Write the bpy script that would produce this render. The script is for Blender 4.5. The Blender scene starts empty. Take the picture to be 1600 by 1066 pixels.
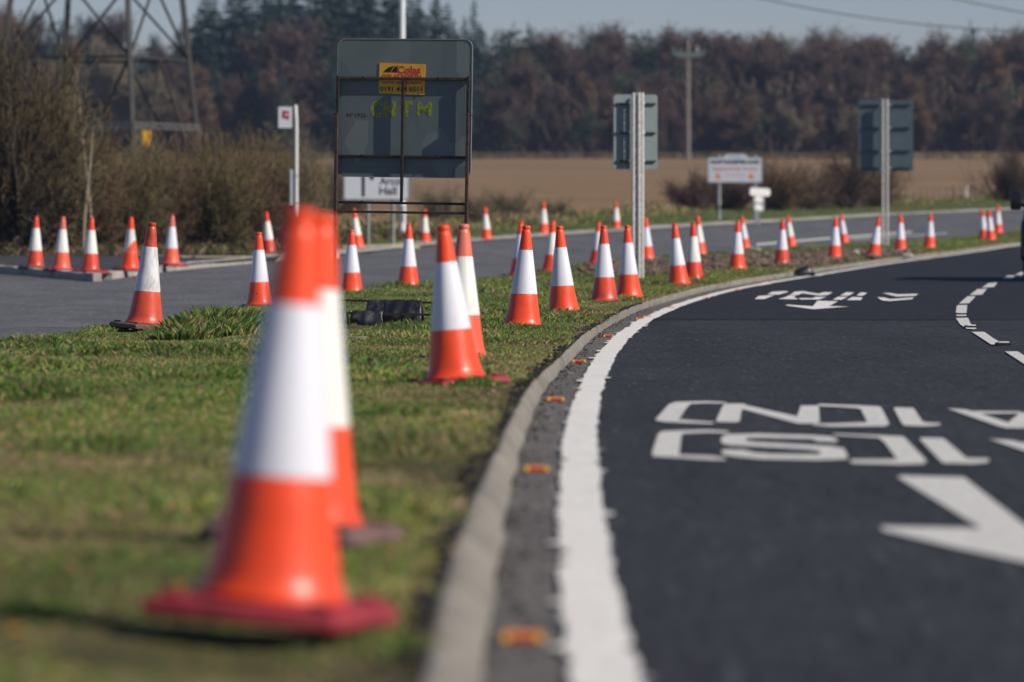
import bpy, bmesh, math, random
import numpy as np
from mathutils import Vector, Matrix

random.seed(7)
RNG = np.random.default_rng(7)
SC = bpy.context.scene
COL = SC.collection
R = math.radians
F, U0, V0, CH = 8000.0, 800.0, 359.0, 0.956      # survey of the place: lens in pixels, principal column, horizon row, eye height

# ------------------------------------------------------------------ terrain
def sm(t):
    t = np.clip(t, 0, 1)
    return t * t * (3 - 2 * t)

def T(X, Y):
    X = np.asarray(X, float); Y = np.asarray(Y, float)
    t = np.maximum(0, (np.minimum(Y, 200) - 60) / 100)
    q = np.clip(Y - 200, 0, 420)
    m = .85 * t ** 1.5 + .0151 * q + 1.31e-5 * q * q + .02 * np.maximum(0, Y - 620)
    c = -.8 + .16 * (Y - 120)
    fac = 1 - .38 * sm((X - c + 4) / 8) * (1 - sm((Y - 165) / 50))
    dip = .036 * np.exp(-((X + .56) / .3) ** 2 - ((Y - 12.1) / .9) ** 2)      # the turf is worn low under the nearest cone
    return m * fac - dip

def gp(u, v, dz=0.0):
    """ground point under a survey ray"""
    k = (V0 - v) / F; s = (u - U0) / F
    f = lambda y: CH + k * y - float(T(s * y, y)) - dz
    a = 3.0
    while a < 900:
        b = a + max(.5, a * .01)
        if f(b) <= 0:
            for _ in range(40):
                mid = .5 * (a + b)
                if f(mid) <= 0: b = mid
                else: a = mid
            break
        a = b
    return Vector((s * b, b, CH + k * b))

def interp_curve(pts, dz):
    P = sorted((gp(u, v, dz) for u, v in pts), key=lambda p: p.y)
    ys = np.array([p.y for p in P]); xs = np.array([p.x for p in P])
    keep = np.concatenate([[True], np.diff(ys) > .3]); ys, xs = ys[keep], xs[keep]
    return ys, xs

def smooth_curve(pts, dz, extra=(), deg=None):
    ys, xs = interp_curve(pts, dz)
    for y, x in extra:
        ys = np.append(ys, y); xs = np.append(xs, x)
    o = np.argsort(ys); ys, xs = ys[o], xs[o]
    # monotone resampling, then a running mean to take the survey noise out
    def fn(Y):
        Y = np.asarray(Y, float)
        acc = np.zeros_like(Y); w = 0
        span = np.maximum(1.5, Y * .09)
        for k in np.linspace(-1, 1, 9):
            ww = 1 - abs(k) * .8
            acc += ww * np.interp(Y + k * span, ys, xs); w += ww
        return acc / w
    return fn

ROAD = -0.085
E0 = lambda x, s=0.0: [(-30, x), (-5, x), (5, x)]
kerb_top = smooth_curve([(655,1066),(672,1000),(690,900),(728,800),(775,700),(803,640),(826,600),(870,563),(906,526),(948,500),(985,479),(1058,458),(1120,443),(1205,430),(1300,416),(1390,404),(1500,391),(1600,377)], 0.0, E0(-.23)+[(200,27),(260,52)])
kerb_foot = smooth_curve([(752,1066),(765,1000),(779,900),(792,800),(815,700),(836,640),(856,600),(894,563),(927,526),(967,500),(1012,479),(1085,458),(1148,444),(1230,431),(1325,417),(1410,405.5),(1510,392.5),(1600,379)], ROAD, E0(-.08)+[(200,27.3),(260,52.3)])
line_l = smooth_curve([(893,1066),(880,1000),(875,900),(873,800),(879,700),(891,640),(907,600),(927,563),(959,526),(999,500),(1046,479),(1117,458),(1180,445),(1262,432),(1345,418),(1425,406.5),(1520,394),(1600,380.5)], ROAD, E0(.15)+[(200,27.7),(260,52.7)])
def line_r(Y): return line_l(Y) + .165
med_l = smooth_curve([(0,535),(180,512),(400,480),(520,463),(690,440),(800,430),(890,418),(1000,405),(1100,397),(1230,388),(1400,378),(1600,363)], 0.0, [(-30,-9),(0,-7.2),(15,-6.4),(30,-5.4),(200,20),(260,38)])
far_e = smooth_curve([(160,430),(260,416),(400,405),(520,399),(600,391),(690,379),(760,375),(900,366),(1050,355),(1240,344),(1420,335),(1600,327)], -.05, [(80,-11),(300,47),(420,95),(640,185)])

# ------------------------------------------------------------------ mesh helpers
def link(o, parent=None):
    COL.objects.link(o)
    if parent is not None: o.parent = parent
    return o

def np_mesh(name, V, Fc, mats, parent=None, smooth=False, col=None, mi=None):
    """V (n,3); Fc list/array of equal-length faces"""
    V = np.asarray(V, np.float32).reshape(-1, 3); Fc = np.asarray(Fc, np.int32)
    me = bpy.data.meshes.new(name)
    n, k = Fc.shape
    me.vertices.add(len(V)); me.vertices.foreach_set('co', V.ravel())
    me.loops.add(n * k); me.loops.foreach_set('vertex_index', Fc.ravel())
    me.polygons.add(n); me.polygons.foreach_set('loop_start', np.arange(n, dtype=np.int32) * k)
    me.polygons.foreach_set('loop_total', np.full(n, k, np.int32))
    if smooth: me.polygons.foreach_set('use_smooth', np.ones(n, bool))
    if mi is not None: me.polygons.foreach_set('material_index', np.asarray(mi, np.int32))
    me.update(calc_edges=True)
    if col is not None:
        a = me.color_attributes.new('tint', 'FLOAT_COLOR', 'POINT')
        c = np.ones((len(V), 4), np.float32); c[:, :3] = col
        a.data.foreach_set('color', c.ravel())
    for m in (mats if isinstance(mats, (list, tuple)) else [mats]): me.materials.append(m)
    return link(bpy.data.objects.new(name, me), parent)

class MB:
    def __init__(s): s.v = []; s.f = []; s.m = []
    def add(s, vs, fs, m=0):
        b = len(s.v); s.v += [tuple(v) for v in vs]
        s.f += [tuple(b + i for i in f) for f in fs]; s.m += [m] * len(fs); return s
    def box(s, c, d, rot=None, m=0, ch=0.0):
        x, y, z = (k / 2 for k in d)
        if ch <= 0:
            vs = [Vector((i * x, j * y, k * z)) for i in (-1, 1) for j in (-1, 1) for k in (-1, 1)]
            fs = [(0,1,3,2),(4,6,7,5),(0,4,5,1),(2,3,7,6),(0,2,6,4),(1,5,7,3)]
        else:
            bm = bmesh.new(); bmesh.ops.create_cube(bm, size=1, matrix=Matrix.Diagonal((d[0], d[1], d[2], 1)))
            bmesh.ops.bevel(bm, geom=bm.edges[:], offset=ch, segments=2, affect='EDGES', profile=.6)
            bm.verts.index_update(); vs = [v.co.copy() for v in bm.verts]; fs = [tuple(v.index for v in f.verts) for f in bm.faces]; bm.free()
        if rot is not None: vs = [rot @ v for v in vs]
        return s.add([v + Vector(c) for v in vs], fs, m)
    def bar(s, a, b, w, h=None, m=0, n=0):
        a, b = Vector(a), Vector(b); h = h or w
        d = (b - a); L = d.length
        q = d.to_track_quat('Z', 'Y').to_matrix()
        if n: return s.tube([a, b], [w / 2, h / 2], n, m)
        return s.box((a + b) / 2, (w, h, L), q, m)
    def tube(s, pts, rad, n=8, m=0, cap=True):
        pts = [Vector(p) for p in pts]; rad = rad if isinstance(rad, (list, tuple)) else [rad] * len(pts)
        vs = []; ref = Vector((.31, .2, .93))
        for i, p in enumerate(pts):
            d = (pts[min(i + 1, len(pts) - 1)] - pts[max(i - 1, 0)]).normalized()
            a = d.cross(ref if abs(d.dot(ref)) < .95 else Vector((1, 0, 0))).normalized(); b = d.cross(a)
            vs += [p + rad[i] * (math.cos(2 * math.pi * k / n) * a + math.sin(2 * math.pi * k / n) * b) for k in range(n)]
        fs = [(i * n + k, i * n + (k + 1) % n, (i + 1) * n + (k + 1) % n, (i + 1) * n + k) for i in range(len(pts) - 1) for k in range(n)]
        if cap: fs += [tuple(range(n))[::-1], tuple((len(pts) - 1) * n + k for k in range(n))]
        return s.add(vs, fs, m)
    def lathe(s, prof, n=32, c=(0,0,0), m=0, mat=None):
        vs = []; c = Vector(c)
        for r, z in prof:
            vs += [Vector((r * math.cos(2 * math.pi * k / n), r * math.sin(2 * math.pi * k / n), z)) for k in range(n)]
        if mat is not None: vs = [mat @ v for v in vs]
        vs = [v + c for v in vs]
        fs = [(i * n + k, i * n + (k + 1) % n, (i + 1) * n + (k + 1) % n, (i + 1) * n + k) for i in range(len(prof) - 1) for k in range(n)]
        return s.add(vs, fs, m)
    def prism(s, outline, y0, y1, m=0):
        """outline in x,z extruded along y"""
        n = len(outline)
        vs = [(x, y0, z) for x, z in outline] + [(x, y1, z) for x, z in outline]
        fs = [tuple(range(n)), tuple(range(2 * n - 1, n - 1, -1))] + [(i, i + n, (i + 1) % n + n, (i + 1) % n) for i in range(n)]
        return s.add(vs, fs, m)
    def build(s, name, mats, parent=None, smooth=False, bevel=0.0):
        me = bpy.data.meshes.new(name); me.from_pydata(s.v, [], s.f)
        for m in (mats if isinstance(mats, (list, tuple)) else [mats]): me.materials.append(m)
        me.polygons.foreach_set('material_index', s.m)
        bm = bmesh.new(); bm.from_mesh(me); bmesh.ops.recalc_face_normals(bm, faces=bm.faces[:]); bm.to_mesh(me); bm.free()
        if smooth:
            me.polygons.foreach_set('use_smooth', [True] * len(me.polygons))
            me.set_sharp_from_angle(angle=R(40))
        o = link(bpy.data.objects.new(name, me), parent)
        if bevel:
            b = o.modifiers.new('soft', 'BEVEL'); b.width = bevel; b.segments = 2; b.limit_method = 'ANGLE'
        return o

def rrect(x0, x1, z0, z1, r, n=6):
    o = []
    for cx, cz, a in ((x1 - r, z1 - r, 0), (x0 + r, z1 - r, 90), (x0 + r, z0 + r, 180), (x1 - r, z0 + r, 270)):
        o += [(cx + r * math.cos(R(a + 90 * k / n)), cz + r * math.sin(R(a + 90 * k / n))) for k in range(n + 1)]
    return o

def empty(name, loc, rz=0, label=None, cat=None, group=None):
    o = bpy.data.objects.new(name, None); link(o)
    o.empty_display_size = .1; o.location = loc; o.rotation_euler = (0, 0, rz)
    return tag(o, label, cat, group)

def tag(o, label=None, cat=None, group=None, kind=None):
    if label: o['label'] = label
    if cat: o['category'] = cat
    if group: o['group'] = group
    if kind: o['kind'] = kind
    return o

def copy_tree(o, parent=None):
    c = o.copy(); COL.objects.link(c); c.parent = parent
    for ch in [k for k in o.children]: copy_tree(ch, c)
    return c

def text(name, body, size, mat, parent, loc, rot, bold=0.0, width=None, ext=.0015, slant=0):
    cu = bpy.data.curves.new(name, 'FONT'); cu.body = body; cu.size = size; cu.extrude = ext; cu.offset = bold
    cu.align_x = 'CENTER'; cu.align_y = 'CENTER'; cu.shear = slant
    o = bpy.data.objects.new(name, cu); COL.objects.link(o)
    dg = bpy.context.evaluated_depsgraph_get()
    me = bpy.data.meshes.new_from_object(o.evaluated_get(dg)); bpy.data.objects.remove(o)
    me.materials.clear(); me.materials.append(mat); me.name = name
    o = link(bpy.data.objects.new(name, me), parent)
    o.location = loc; o.rotation_euler = rot
    if width:
        xs = [v.co.x for v in me.vertices]; o.scale.x = width / (max(xs) - min(xs))
    return o

# ------------------------------------------------------------------ materials
def mat(name):
    m = bpy.data.materials.new(name); m.use_nodes = True
    nt = m.node_tree; b = nt.nodes['Principled BSDF']
    return m, nt, b
def nd(nt, t, **kw):
    n = nt.nodes.new(t)
    for k, v in kw.items():
        if k.startswith('i_'): n.inputs[k[2:].replace('_', ' ')].default_value = v
        else: setattr(n, k, v)
    return n
def coords(nt, scale=(1,1,1), kind='Object'):
    tc = nd(nt, 'ShaderNodeTexCoord'); mp = nd(nt, 'ShaderNodeMapping'); mp.inputs['Scale'].default_value = scale
    nt.links.new(tc.outputs[kind], mp.inputs['Vector']); return mp.outputs['Vector']
def noise(nt, vec, sc, detail=6, rough=.6):
    n = nd(nt, 'ShaderNodeTexNoise'); n.inputs['Scale'].default_value = sc; n.inputs['Detail'].default_value = detail; n.inputs['Roughness'].default_value = rough
    nt.links.new(vec, n.inputs['Vector']); return n.outputs['Fac']
def ramp(nt, fac, stops):
    r = nd(nt, 'ShaderNodeValToRGB'); e = r.color_ramp.elements
    while len(e) < len(stops): e.new(.5)
    for k, (p, c) in enumerate(stops):
        e[k].position = p; e[k].color = (*c, 1) if len(c) == 3 else c
    nt.links.new(fac, r.inputs['Fac']); return r.outputs['Color']
def mixc(nt, fac, a, b, mode='MIX'):
    m = nd(nt, 'ShaderNodeMix', data_type='RGBA', blend_type=mode)
    for s, v in ((m.inputs[0], fac), (m.inputs[6], a), (m.inputs[7], b)):
        if isinstance(v, (int, float)): s.default_value = v
        elif isinstance(v, tuple): s.default_value = (*v, 1)
        else: nt.links.new(v, s)
    return m.outputs[2]
def bump(nt, b, h, strength=.3, dist=.01):
    n = nd(nt, 'ShaderNodeBump'); n.inputs['Strength'].default_value = strength; n.inputs['Distance'].default_value = dist
    nt.links.new(h, n.inputs['Height']); nt.links.new(n.outputs['Normal'], b.inputs['Normal'])

def plain(name, c, rough=.5, metal=0, var=.25, sc=6, spec=.5, bmp=0):
    m, nt, b = mat(name)
    v = coords(nt)
    f = noise(nt, v, sc)
    nt.links.new(ramp(nt, f, [(.3, tuple(k * (1 - var) for k in c)), (.7, tuple(min(1, k * (1 + var)) for k in c))]), b.inputs['Base Color'])
    b.inputs['Roughness'].default_value = rough; b.inputs['Metallic'].default_value = metal; b.inputs['Specular IOR Level'].default_value = spec
    if bmp: bump(nt, b, noise(nt, v, sc * 6), bmp, .004)
    return m

def asphalt(name, lo, hi, rough=.85, patch=.35, grit=220, spec=.25, streak=.6):
    m, nt, b = mat(name)
    v = coords(nt)
    g = noise(nt, v, grit, 3, .7); p = noise(nt, coords(nt, (1, .35, 1)), .9, 5)
    vo = nd(nt, 'ShaderNodeTexVoronoi'); vo.inputs['Scale'].default_value = 95; nt.links.new(v, vo.inputs['Vector'])
    g2 = noise(nt, coords(nt, (1, .07, 1)), 46, 4, .8)
    c = ramp(nt, g, [(.3, lo), (.55, tuple((a + h) / 2 for a, h in zip(lo, hi))), (.8, hi)])
    c = mixc(nt, streak, c, ramp(nt, g2, [(.36, tuple(k * .4 for k in lo)), (.5, tuple((a + h) / 2 for a, h in zip(lo, hi))), (.64, tuple(k * 1.8 for k in hi))]))
    g3 = noise(nt, coords(nt, (1, .04, 1)), 1.5, 6, .65)
    g4 = noise(nt, coords(nt, (1, .14, 1)), 15, 5, .7)
    c = mixc(nt, .75, c, mixc(nt, 1, c, ramp(nt, g4, [(.35, (.45,)*3), (.5, (.85,)*3), (.66, (1.0,)*3)]), 'MULTIPLY'))
    c = mixc(nt, .5, c, mixc(nt, 1, c, ramp(nt, g3, [(.32, (.45,)*3), (.5, (1,)*3), (.68, (1.0,)*3)]), 'MULTIPLY'))
    c = mixc(nt, patch, c, ramp(nt, p, [(.3, tuple(.6 * k for k in lo)), (.7, hi)]))
    st = ramp(nt, vo.outputs['Color'], [(.0, (0, 0, 0)), (.86, (0, 0, 0)), (.95, (1, 1, 1))])
    c = mixc(nt, st, c, tuple(min(1, k * 2.2) for k in hi))
    v2 = nd(nt, 'ShaderNodeTexVoronoi'); v2.inputs['Scale'].default_value = 34; nt.links.new(coords(nt, (1, .05, 1)), v2.inputs['Vector'])
    c = mixc(nt, ramp(nt, v2.outputs['Color'], [(.0, (.5,)*3), (.14, (0,)*3), (1, (0,)*3)]), c, tuple(k * .25 for k in lo))
    v3 = nd(nt, 'ShaderNodeTexVoronoi'); v3.inputs['Scale'].default_value = 41; nt.links.new(coords(nt, (1, .06, 1)), v3.inputs['Vector'])
    c = mixc(nt, ramp(nt, v3.outputs['Color'], [(.0, (0,)*3), (.84, (0,)*3), (.95, (.38,)*3)]), c, tuple(min(1, k * 2.4) for k in hi))
    nt.links.new(c, b.inputs['Base Color']); b.inputs['Roughness'].default_value = rough; b.inputs['Specular IOR Level'].default_value = spec
    bump(nt, b, vo.outputs['Distance'], .5, .006)
    return m

def tinted(name, rough=.7, trans=.25):
    m, nt, b = mat(name)
    a = nd(nt, 'ShaderNodeVertexColor', layer_name='tint')
    nt.links.new(a.outputs['Color'], b.inputs['Base Color']); b.inputs['Roughness'].default_value = rough
    b.inputs['Specular IOR Level'].default_value = .25
    if trans:
        t = nd(nt, 'ShaderNodeBsdfTranslucent'); nt.links.new(a.outputs['Color'], t.inputs['Color'])
        mx = nd(nt, 'ShaderNodeMixShader'); mx.inputs['Fac'].default_value = trans
        nt.links.new(b.outputs[0], mx.inputs[1]); nt.links.new(t.outputs[0], mx.inputs[2])
        nt.links.new(mx.outputs[0], nt.nodes['Material Output'].inputs['Surface'])
    return m

def orange(name, c, dirt=.0, dirt_top=.0, fade=.0, rough=.38):
    m, nt, b = mat(name)
    v = coords(nt)
    sep = nd(nt, 'ShaderNodeSeparateXYZ'); nt.links.new(v, sep.inputs[0])
    col = ramp(nt, noise(nt, v, 5), [(.3, tuple(k * .88 for k in c)), (.7, tuple(min(1, k * 1.08) for k in c))])
    n2 = noise(nt, coords(nt, (1, 1, .5)), 9, 8, .7)
    def band(stops, amt, colr, col):
        zr = ramp(nt, sep.outputs['Z'], stops)
        mm = nd(nt, 'ShaderNodeMath', operation='MULTIPLY'); nt.links.new(zr, mm.inputs[0]); nt.links.new(ramp(nt, n2, [(.35, (0,)*3), (.62, (1,)*3)]), mm.inputs[1])
        m2 = nd(nt, 'ShaderNodeMath', operation='MULTIPLY'); nt.links.new(mm.outputs[0], m2.inputs[0]); m2.inputs[1].default_value = amt
        return mixc(nt, m2.outputs[0], col, colr)
    if fade: col = band([(.7, (0,)*3), (.82, (1,)*3)], fade, (.55, .28, .22), col)
    col = band([(.0, (1,)*3), (.14 + .1 * dirt, (.0,)*3)], .25 + .75 * dirt, (.06, .035, .025), col)
    if dirt_top: col = band([(.72, (.2,)*3), (.9, (1,)*3)], dirt_top, (.10, .018, .012), col)
    # faint scuffs
    col = mixc(nt, ramp(nt, noise(nt, coords(nt, (1, 1, .25)), 38, 4), [(.58, (0,)*3), (.75, (.55,)*3)]), col, tuple(k * .5 for k in c))
    nt.links.new(col, b.inputs['Base Color']); b.inputs['Roughness'].default_value = rough
    b.inputs['Subsurface Weight'].default_value = 0
    bump(nt, b, noise(nt, v, 30), .08, .004)
    return m

def sleeve(name, c, dirt=.1):
    m, nt, b = mat(name)
    v = coords(nt)
    vo = nd(nt, 'ShaderNodeTexVoronoi', feature='DISTANCE_TO_EDGE'); vo.inputs['Scale'].default_value = 55; nt.links.new(v, vo.inputs['Vector'])
    col = mixc(nt, ramp(nt, vo.outputs['Distance'], [(.0, (.25,)*3), (.06, (0,)*3)]), c, tuple(k * .8 for k in c))
    col = mixc(nt, ramp(nt, noise(nt, coords(nt, (1, 1, .4)), 12, 8, .75), [(.62 - .2 * dirt, (0,)*3), (.8, (dirt * 1.2,)*3)]), col, (.22, .17, .12))
    nt.links.new(col, b.inputs['Base Color']); b.inputs['Roughness'].default_value = .32
    bump(nt, b, vo.outputs['Distance'], .12, .003)
    return m

def rust(name, c1, c2, rough=.7):
    m, nt, b = mat(name)
    nt.links.new(ramp(nt, noise(nt, coords(nt), 14, 8, .7), [(.38, c1), (.62, c2)]), b.inputs['Base Color'])
    b.inputs['Roughness'].default_value = rough; return m

M = {}
M['asphalt_new'] = asphalt('fresh asphalt', (.0145, .0162, .0195), (.043, .046, .052), .88, .3)
M['asphalt_dark'] = asphalt('dark smooth asphalt', (.010, .0115, .0145), (.025, .0275, .033), .82, .3, streak=.4)
M['asphalt_old'] = asphalt('old grey asphalt', (.10, .09, .084), (.17, .157, .146), .92, .35, 120, streak=.2)
M['asphalt_far'] = asphalt('grey worn asphalt', (.085, .086, .09), (.15, .152, .155), .9, .5, 90)
M['pave'] = asphalt('dark footway asphalt', (.035, .036, .042), (.07, .07, .078), .9, .4, 90)
def concrete(name, lo, hi, joint=0):
    m, nt, b = mat(name); v = coords(nt)
    c = ramp(nt, noise(nt, v, 3.5, 10, .7), [(.3, lo), (.7, hi)])
    c = mixc(nt, ramp(nt, noise(nt, v, 60, 3), [(.55, (0,)*3), (.75, (.5,)*3)]), c, tuple(k * .55 for k in lo))
    c = mixc(nt, ramp(nt, noise(nt, coords(nt, (1, .3, 1)), 2.2, 8, .7), [(.5, (0,)*3), (.68, (.6,)*3)]), c, tuple(k * .5 for k in lo))
    if joint:
        sp = nd(nt, 'ShaderNodeSeparateXYZ'); nt.links.new(v, sp.inputs[0])
        md = nd(nt, 'ShaderNodeMath', operation='PINGPONG'); nt.links.new(sp.outputs['Y'], md.inputs[0]); md.inputs[1].default_value = joint / 2
        c = mixc(nt, ramp(nt, md.outputs[0], [(.0, (.85,)*3), (.016, (.0,)*3)]), c, (.05, .045, .04))
    nt.links.new(c, b.inputs['Base Color']); b.inputs['Roughness'].default_value = .9
    bump(nt, b, noise(nt, v, 45, 6), .35, .01); return m
M['kerb'] = concrete('weathered concrete', (.14, .125, .102), (.29, .262, .22), .915)
M['kerb_pale'] = concrete('pale concrete', (.27, .25, .22), (.46, .43, .38))
M['tan'] = concrete('sandy edging', (.3, .24, .15), (.46, .38, .25))
def paint(name, c, wear):
    m, nt, b = mat(name); v = coords(nt)
    col = ramp(nt, noise(nt, v, 7, 8), [(.3, tuple(k * .86 for k in c)), (.7, c)])
    w = ramp(nt, noise(nt, v, 24, 10, .8), [(.60 - wear * .2, (0,)*3), (.78 - wear * .1, (.8,)*3)])
    col = mixc(nt, w, col, (.2, .19, .18))
    cr = nd(nt, 'ShaderNodeTexVoronoi', feature='DISTANCE_TO_EDGE'); cr.inputs['Scale'].default_value = 3.1; nt.links.new(coords(nt, (1, .5, 1)), cr.inputs['Vector'])
    col = mixc(nt, ramp(nt, cr.outputs['Distance'], [(0, (.45,)*3), (.012, (0,)*3)]), col, (.2, .2, .2))
    nt.links.new(col, b.inputs['Base Color']); b.inputs['Roughness'].default_value = .75
    bump(nt, b, noise(nt, v, 70, 4), .25, .004); return m
M['paint'] = paint('white road paint', (.78, .75, .69), .3)
M['paint_worn'] = paint('worn white road paint', (.68, .66, .61), .7)
M['paint_grey'] = paint('tired white road paint', (.4, .4, .39), .6)
M['org'] = orange('clean orange plastic', (.90, .074, .015), .3)
M['org_pale'] = orange('sun faded orange plastic', (.80, .115, .05), .25, 0, .6)
M['org_dirty'] = orange('muddy orange plastic', (.74, .065, .022), 1.0)
M['org_top'] = orange('orange plastic with grimy tip', (.74, .085, .032), .55, .95)
M['slv'] = sleeve('silvery reflective sleeve', (.74, .735, .79), .2)
M['slv_white'] = sleeve('white reflective sleeve', (.80, .79, .73), .4)
M['slv_dirty'] = sleeve('scuffed reflective sleeve', (.70, .69, .68), .75)
M['slab_red'] = plain('red recycled plastic', (.25, .018, .026), .7, 0, .5, 9)
M['slab_brown'] = plain('muddy recycled plastic', (.13, .075, .068), .85, 0, .5, 9)
M['slab_grey'] = plain('grey recycled plastic', (.06, .052, .05), .85, 0, .5, 9)
M['grass'] = tinted('grass blade', .6, .3)
M['twig'] = tinted('bare twig', .85, 0)
M['needle'] = tinted('conifer needle', .75, .1)
M['bark'] = rust('bark', (.035, .028, .022), (.10, .08, .062), .95)
M['bark_pale'] = rust('pale bark', (.09, .075, .06), (.20, .17, .135), .95)
def soil(name, stops, sc, bs=.6):
    m, nt, b = mat(name); v = coords(nt)
    f = mixc(nt, .5, ramp(nt, noise(nt, v, sc, 10, .7), [(0, (0,)*3), (1, (1,)*3)]), ramp(nt, noise(nt, v, sc * 9, 8, .7), [(0, (0,)*3), (1, (1,)*3)]))
    nt.links.new(ramp(nt, f, stops), b.inputs['Base Color']); b.inputs['Roughness'].default_value = .95; b.inputs['Specular IOR Level'].default_value = .15
    bump(nt, b, noise(nt, v, sc * 12, 8), bs, .03); return m
M['turf'] = soil('turf thatch', [(.32, (.035, .032, .012)), (.48, (.06, .055, .02)), (.62, (.11, .085, .042))], 1.1)
M['verge'] = soil('verge turf', [(.35, (.05, .07, .02)), (.5, (.075, .10, .03)), (.65, (.15, .125, .06))], .35)
M['mud'] = soil('dug earth', [(.3, (.08, .055, .038)), (.5, (.15, .108, .08)), (.7, (.26, .205, .16))], 2.2)
M['land'] = soil('rough land', [(.3, (.05, .05, .02)), (.5, (.09, .08, .035)), (.7, (.16, .13, .07))], .2)
def ploughed():
    m, nt, b = mat('ploughed earth'); v = coords(nt)
    w = nd(nt, 'ShaderNodeTexWave', wave_type='BANDS', bands_direction='Y'); w.inputs['Scale'].default_value = .13; w.inputs['Distortion'].default_value = 3; w.inputs['Detail'].default_value = 4
    nt.links.new(coords(nt, (.25, 1, 1)), w.inputs['Vector'])
    c = ramp(nt, noise(nt, coords(nt, (.35, 1, 1)), .07, 9, .62), [(.3, (.18, .112, .058)), (.5, (.25, .162, .088)), (.72, (.33, .225, .13))])
    c = mixc(nt, .16, c, ramp(nt, w.outputs['Fac'], [(0, (.08, .055, .035)), (1, (.26, .19, .13))]))
    c = mixc(nt, ramp(nt, noise(nt, v, 1.8, 8, .75), [(.45, (0,)*3), (.7, (.5,)*3)]), c, (.13, .085, .052))
    nt.links.new(c, b.inputs['Base Color']); b.inputs['Roughness'].default_value = 1; b.inputs['Specular IOR Level'].default_value = .05
    bump(nt, b, noise(nt, v, 3.5, 8), .8, .15); return m
M['field'] = ploughed()
M['steel_rust'] = rust('rusty painted steel', (.022, .016, .013), (.085, .048, .03), .65)
M['steel_dark'] = rust('dark grimy steel', (.010, .009, .009), (.032, .024, .02), .6)
M['galv'] = plain('galvanised steel', (.30, .31, .31), .5, .35, .2, 5)
M['pylon'] = plain('weathered lattice steel', (.034, .034, .028), .65, .2, .3, 2)
M['pale_metal'] = plain('pale lattice aluminium', (.58, .56, .52), .5, .1, .2, 14)
M['white_post'] = plain('white post paint', (.72, .72, .68), .45, 0, .08, 4)
M['lamp_white'] = plain('pale lamp column paint', (.68, .69, .68), .45, 0, .08, 2)
M['sign_white'] = plain('white sign face', (.62, .64, .67), .4, 0, .05, 3)
M['sign_grey'] = plain('pale grey sign face', (.52, .56, .60), .45, 0, .07, 3)
M['sign_edge'] = plain('grey sign edge', (.22, .24, .25), .5)
M['black'] = plain('black sign lettering', (.012, .012, .015), .5, 0, .1)
M['red_txt'] = plain('red sign lettering', (.55, .05, .05), .5, 0, .1)
M['pink_txt'] = plain('faded red lettering', (.55, .2, .2), .5, 0, .1)
M['emblem'] = plain('orange sign emblem', (.75, .16, .03), .5, 0, .2, 20)
M['yellow'] = plain('yellow sticker', (.80, .40, .012), .45, 0, .12, 7)
M['spray'] = plain('lime spray paint', (.23, .27, .03), .8, 0, .6, 30)
M['maroon'] = plain('maroon stop emblem', (.38, .02, .05), .5)
M['warn'] = plain('yellow warning plate', (.78, .42, .01), .5, 0, .1)
def board():
    m, nt, b = mat('grey green board back'); v = coords(nt)
    vo = nd(nt, 'ShaderNodeTexVoronoi', feature='F1', distance='MANHATTAN'); vo.inputs['Scale'].default_value = 1.9; nt.links.new(coords(nt, (1.3, 1, .8)), vo.inputs['Vector'])
    c = mixc(nt, .55, ramp(nt, noise(nt, v, 3, 8), [(.3, (.10, .13, .125)), (.7, (.15, .185, .172))]), ramp(nt, vo.outputs['Color'], [(.2, (.095, .125, .125)), (.55, (.12, .15, .146)), (.8, (.20, .225, .205))]))
    c = mixc(nt, ramp(nt, noise(nt, coords(nt, (1, 1, 6)), 12, 4), [(.66, (0,)*3), (.72, (.3,)*3)]), c, (.26, .27, .25))
    nt.links.new(c, b.inputs['Base Color']); b.inputs['Roughness'].default_value = .5; return m
M['board'] = board()
M['sign_back'] = plain('teal grey sign back', (.20, .245, .245), .5, .1, .1, 4)
M['sign_back_blue'] = plain('blue grey sign back', (.105, .145, .16), .5, .1, .12, 4)
M['clip'] = plain('dark steel channel', (.03, .04, .042), .5, .3)
M['bolt'] = plain('bright bolt', (.75, .75, .73), .4, .3)
M['wood'] = rust('weathered wood', (.13, .11, .09), (.26, .23, .19), .9)
M['teal_ins'] = plain('verdigris crossarm', (.085, .13, .12), .6)
M['cable'] = plain('dark cable', (.05, .05, .055), .6)
def sack():
    m, nt, b = mat('black sandbag plastic'); v = coords(nt)
    n1 = noise(nt, v, 5, 7, .6)
    nt.links.new(ramp(nt, n1, [(.4, (.010, .011, .014)), (.56, (.022, .023, .026)), (.72, (.15, .145, .14))]), b.inputs['Base Color']); b.inputs['Roughness'].default_value = .42
    bump(nt, b, n1, .5, .04); return m
M['sack'] = sack()
M['stud_amber'] = plain('amber stud body', (.82, .27, .02), .5, 0, .2, 60)
M['stud_red'] = plain('red stud lens', (.45, .04, .02), .35, 0, .2, 60)
M['stud_end'] = plain('yellow stud end', (.85, .50, .05), .5, 0, .2, 60)
M['stud_black'] = plain('black stud casting', (.015, .015, .016), .6)
M['stud_white'] = plain('pale stud lens', (.6, .58, .55), .4)
M['petal'] = plain('yellow petals', (.85, .50, .01), .7, 0, .2, 90)
M['stem'] = plain('dark weed stem', (.05, .045, .02), .8)
M['stone'] = plain('pale stone', (.34, .32, .29), .9, 0, .35, 14, .3, .5)
M['clod'] = plain('dark clod', (.022, .02, .02), .9, 0, .4, 20, .3, .5)
M['van'] = plain('black van paint', (.008, .008, .010), .25, 0, .1)
M['glass'] = plain('dark glass', (.02, .025, .03), .06, 0, .1)
M['tyre'] = plain('tyre rubber', (.012, .012, .012), .85)
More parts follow.
